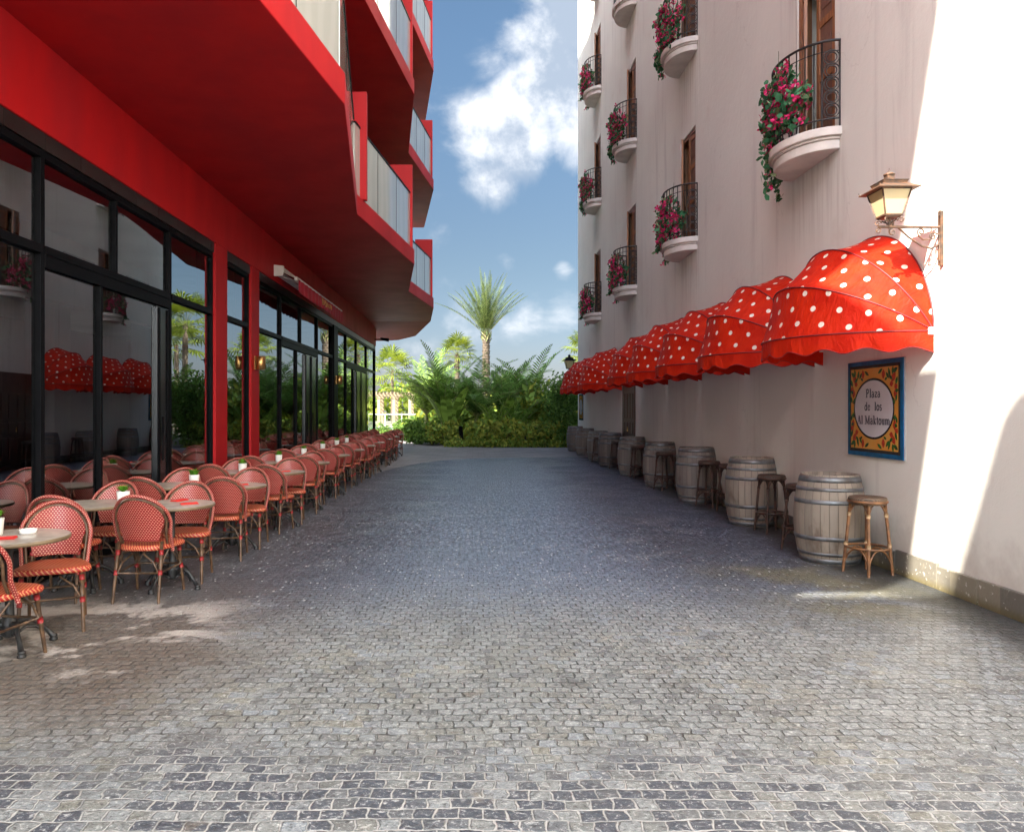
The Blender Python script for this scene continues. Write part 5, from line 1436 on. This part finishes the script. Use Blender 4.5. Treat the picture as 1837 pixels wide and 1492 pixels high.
coco_palm(at(741, 43), 43, .9, 1.2, 'small drooping palm standing before the pool', seed=18, nf=14, mat='leaf_dark', elr=(-.1, .8), leafL=.5)
banana(at(806, 33.2), 33.2, 2.9, 'upright banana leaves left of the middle of the planting', 3, 7)
banana(at(905, 33.6), 33.6, 2.4, 'small banana plant with broad bright leaves right of the middle', 4, 6)
# shrubs
G = 'shrubs along the garden edge'
spots = [(752, 34.2, .9, .95, 'dark'), (775, 33.4, .8, 1.0, 'dark'), (800, 32.6, .75, .95, 'olive'), (845, 31.9, .75, .85, 'olive'), (872, 31.8, .7, .95, 'olive'), (900, 31.8, .75, .95, 'olive'), (925, 31.8, .75, 1.0, 'olive'), (950, 31.8, .7, .95, 'olive'), (975, 31.9, .7, 1.0, 'olive'), (995, 32.0, .6, 1.0, 'mid')]
names = ['dark shrub at the left end of the bed, next to the pool hedge', 'dark shrub beside the black post, on its left', 'yellow green shrub just behind the short black post', 'low olive shrub right of the black post', 'low olive shrub below the tall palm trunk', 'low olive shrub right below the small banana plant',
         'low olive shrub under the young feather palm', 'low olive shrub beneath the upright palm frond', 'low olive shrub left of the clipped column hedge', 'green shrub touching the clipped column hedge']
for i, (px, Z, r, h, k) in enumerate(spots):
    mats = {'dark': ('leaf_dark', 'leaf_mid'), 'olive': ('leaf_olive', 'leaf_mid'), 'mid': ('leaf_mid', 'leaf_olive')}[k]
    bush(at(px, Z), Z, r, .5, h, names[i], 1300, mats, .17, seed=30+i, group=G)
tall = [(985, 34.5, 1.1, 2.7, ('leaf_mid', 'leaf_olive'), 'airy tall bush left of the clipped column hedge'), (960, 37, 1.3, 2.2, ('leaf_olive', 'leaf_mid'), 'loose olive bush behind the low shrubs at the right'), (880, 38.5, 1.6, 1.7, ('leaf_mid', 'leaf_olive'), 'green bush behind the middle feather palms'),
        (830, 38, 1.4, 1.6, ('leaf_mid', 'leaf_yellow'), 'light green bush behind the banana leaves'), (785, 38.6, 1.1, 1.7, ('leaf_mid', 'leaf_olive'), 'green bush behind the left feather palms'), (925, 41, 1.8, 2.0, ('leaf_mid', 'leaf_olive'), 'green bush deep behind the right feather palms')]
for i, (px, Z, r, h, mats, lab) in enumerate(tall): bush(at(px, Z), Z, r, .8, h, lab, 2400, mats, .24, seed=50+i, group='tall bushes behind the palms')
# clipped hedges
bush(3.95, 31.7, .62, .45, 2.75, 'dark clipped column hedge against the end of the stucco building', 5200, ('leaf_dark', 'leaf_dark'), .10, seed=70, name='column_hedge', holes=2, cat='hedge')
for i, (x, y) in enumerate([(-1.9, 35.8), (-2.7, 37.6), (-3.5, 39.4), (-4.3, 41.3), (-5.3, 43.0)]):
    bush(x, y+.4, .75, .75, .62, 'low clipped dark hedge along the curved kerb, %s bush from its right end' % ORD[i], 1300, ('leaf_dark', 'leaf_mid'), .08, seed=80+i, name='low_hedge', holes=2, group='low clipped hedge along the curve', cat='hedge')
# far vegetation beyond the right building for the reflections + belt far behind
for i, (x, y, r, h) in enumerate([(7.5, 37, 2.2, 3.2), (11, 39, 2.4, 3.6), (15, 38, 2.6, 3.4), (19.5, 41, 3, 4.2)]):
    bush(x, y, r, 1.2, h, 'large bush behind the stucco building, mirrored in the glass, %s from its corner' % ORD[i], 2400, ('leaf_mid', 'leaf_dark'), .2, seed=90+i, group='bushes behind the stucco building')
coco_palm(6.6, 36, 1.4, 3.2, 'feather palm behind the end of the stucco building, mirrored in the glass', seed=95, nf=15, mat='leaf_mid')
coco_palm(9.6, 35.5, 1.2, 3.0, 'second feather palm behind the stucco building, mirrored in the glass', seed=96, nf=14, mat='leaf_dark')
fb = MB(); rnd = random.Random(77)
for i in range(9000):
    x = rnd.uniform(-34, 34); y = rnd.uniform(96, 104); h = 3.8+2.2*mnoise.noise(Vector((x*.15, 3, 1)))+1.0*mnoise.noise(Vector((x*.6, 5, 1)))
    leaf(fb, ('leaf_yellow', 'leaf_olive', 'leaf_mid')[int(rnd.random()*2.99)], Vector((x, y, rnd.uniform(.0, h))), rnd.uniform(.4, .9), rnd, 1.2)
tag(fb.build('far_vegetation'), 'pale sunlit band of trees beyond the pool', 'trees', kind='stuff')
fb = MB()
for i in range(5200):
    x = rnd.uniform(-4.5, 9); y = rnd.uniform(42, 47); h = 1.9+1.1*mnoise.noise(Vector((x*.5, 9, 1)))
    if x < -2.5: h *= .4
    leaf(fb, ('leaf_yellow', 'leaf_olive', 'leaf_mid')[int(rnd.random()*2.99)], Vector((x, y, rnd.uniform(.0, h))), rnd.uniform(.15, .32), rnd, 1.4)
tag(fb.build('undergrowth'), 'sunlit tangle of leaves filling the garden behind the palms', 'undergrowth', kind='stuff')
gc = MB()
for i in range(5200):
    t = rnd.random(); x = rnd.uniform(-1.2, 4.2); y = rnd.uniform(31.1, 33.5)
    leaf(gc, ('leaf_olive', 'leaf_mid')[i % 2], Vector((x, y, rnd.uniform(.0, .30))), rnd.uniform(.06, .12), rnd, 1.6)
tag(gc.build('ground_cover'), 'low leafy ground cover at the front of the planting bed', 'ground cover', kind='stuff')
# bollard post, pergola, glass fence
bo = thing('black_post', 'short leaning black post at the kerb of the planting bed', 'post', (at(829, 31.6), 31.6, 0))
m = MB(); m.tube([(0, 0, 0), (-.06, 0, .84)], .085, 'black_metal', 12); m.lathe([(.09, .0), (.06, .03), (.001, .04)], 'black_metal', 12, c=(-.06, 0, .84)); m.build('body', bo)
m = MB(); m.lathe([(.14, 0), (.14, .02), (.001, .021)], 'black_metal', 14); m.build('base', bo)
pg = thing('pergola', 'cream pergola with square posts beyond the pool', 'pergola', (at(706, 80), 80, 0))
for x in (-3.4, -1.55, .05, 1.75):
    for y in (0, 3.0):
        m = MB(); m.box(x-.16, x+.16, y-.16, y+.16, 0, 2.9, 'cream_stone'); m.box(x-.22, x+.22, y-.22, y+.22, 2.68, 2.9, 'cream_stone'); m.build('post', pg, bevel=.02)
m = MB(); m.box(-3.9, 2.2, -.14, .14, 2.905, 3.2, 'cream_stone'); m.box(-3.9, 2.2, 2.86, 3.14, 2.905, 3.2, 'cream_stone'); m.build('beam', pg, bevel=.02)
m = MB()
for k in range(16): m.box(-3.7+k*.38, -3.6+k*.38, -.7, 3.7, 3.205, 3.36, 'cream_stone')
m.build('rafter', pg)
gf = thing('glass_fence', 'low glass pool fence with a white rail in front of the pergola', 'fence', (at(700, 68), 68, 0))
m = MB(); m.box(-14, 5.5, -.03, .03, 1.08, 1.14, 'white_metal'); m.build('rail', gf)
for k in range(14):
    m = MB(); m.box(-14+k*1.5, -13.94+k*1.5, -.03, .03, 0, 1.08, 'white_metal'); m.build('post', gf)
for k in range(13):
    m = MB(); m.box(-13.9+k*1.5, -12.54+k*1.5, -.01, .01, .05, 1.05, 'clear_glass'); m.build('pane', gf)
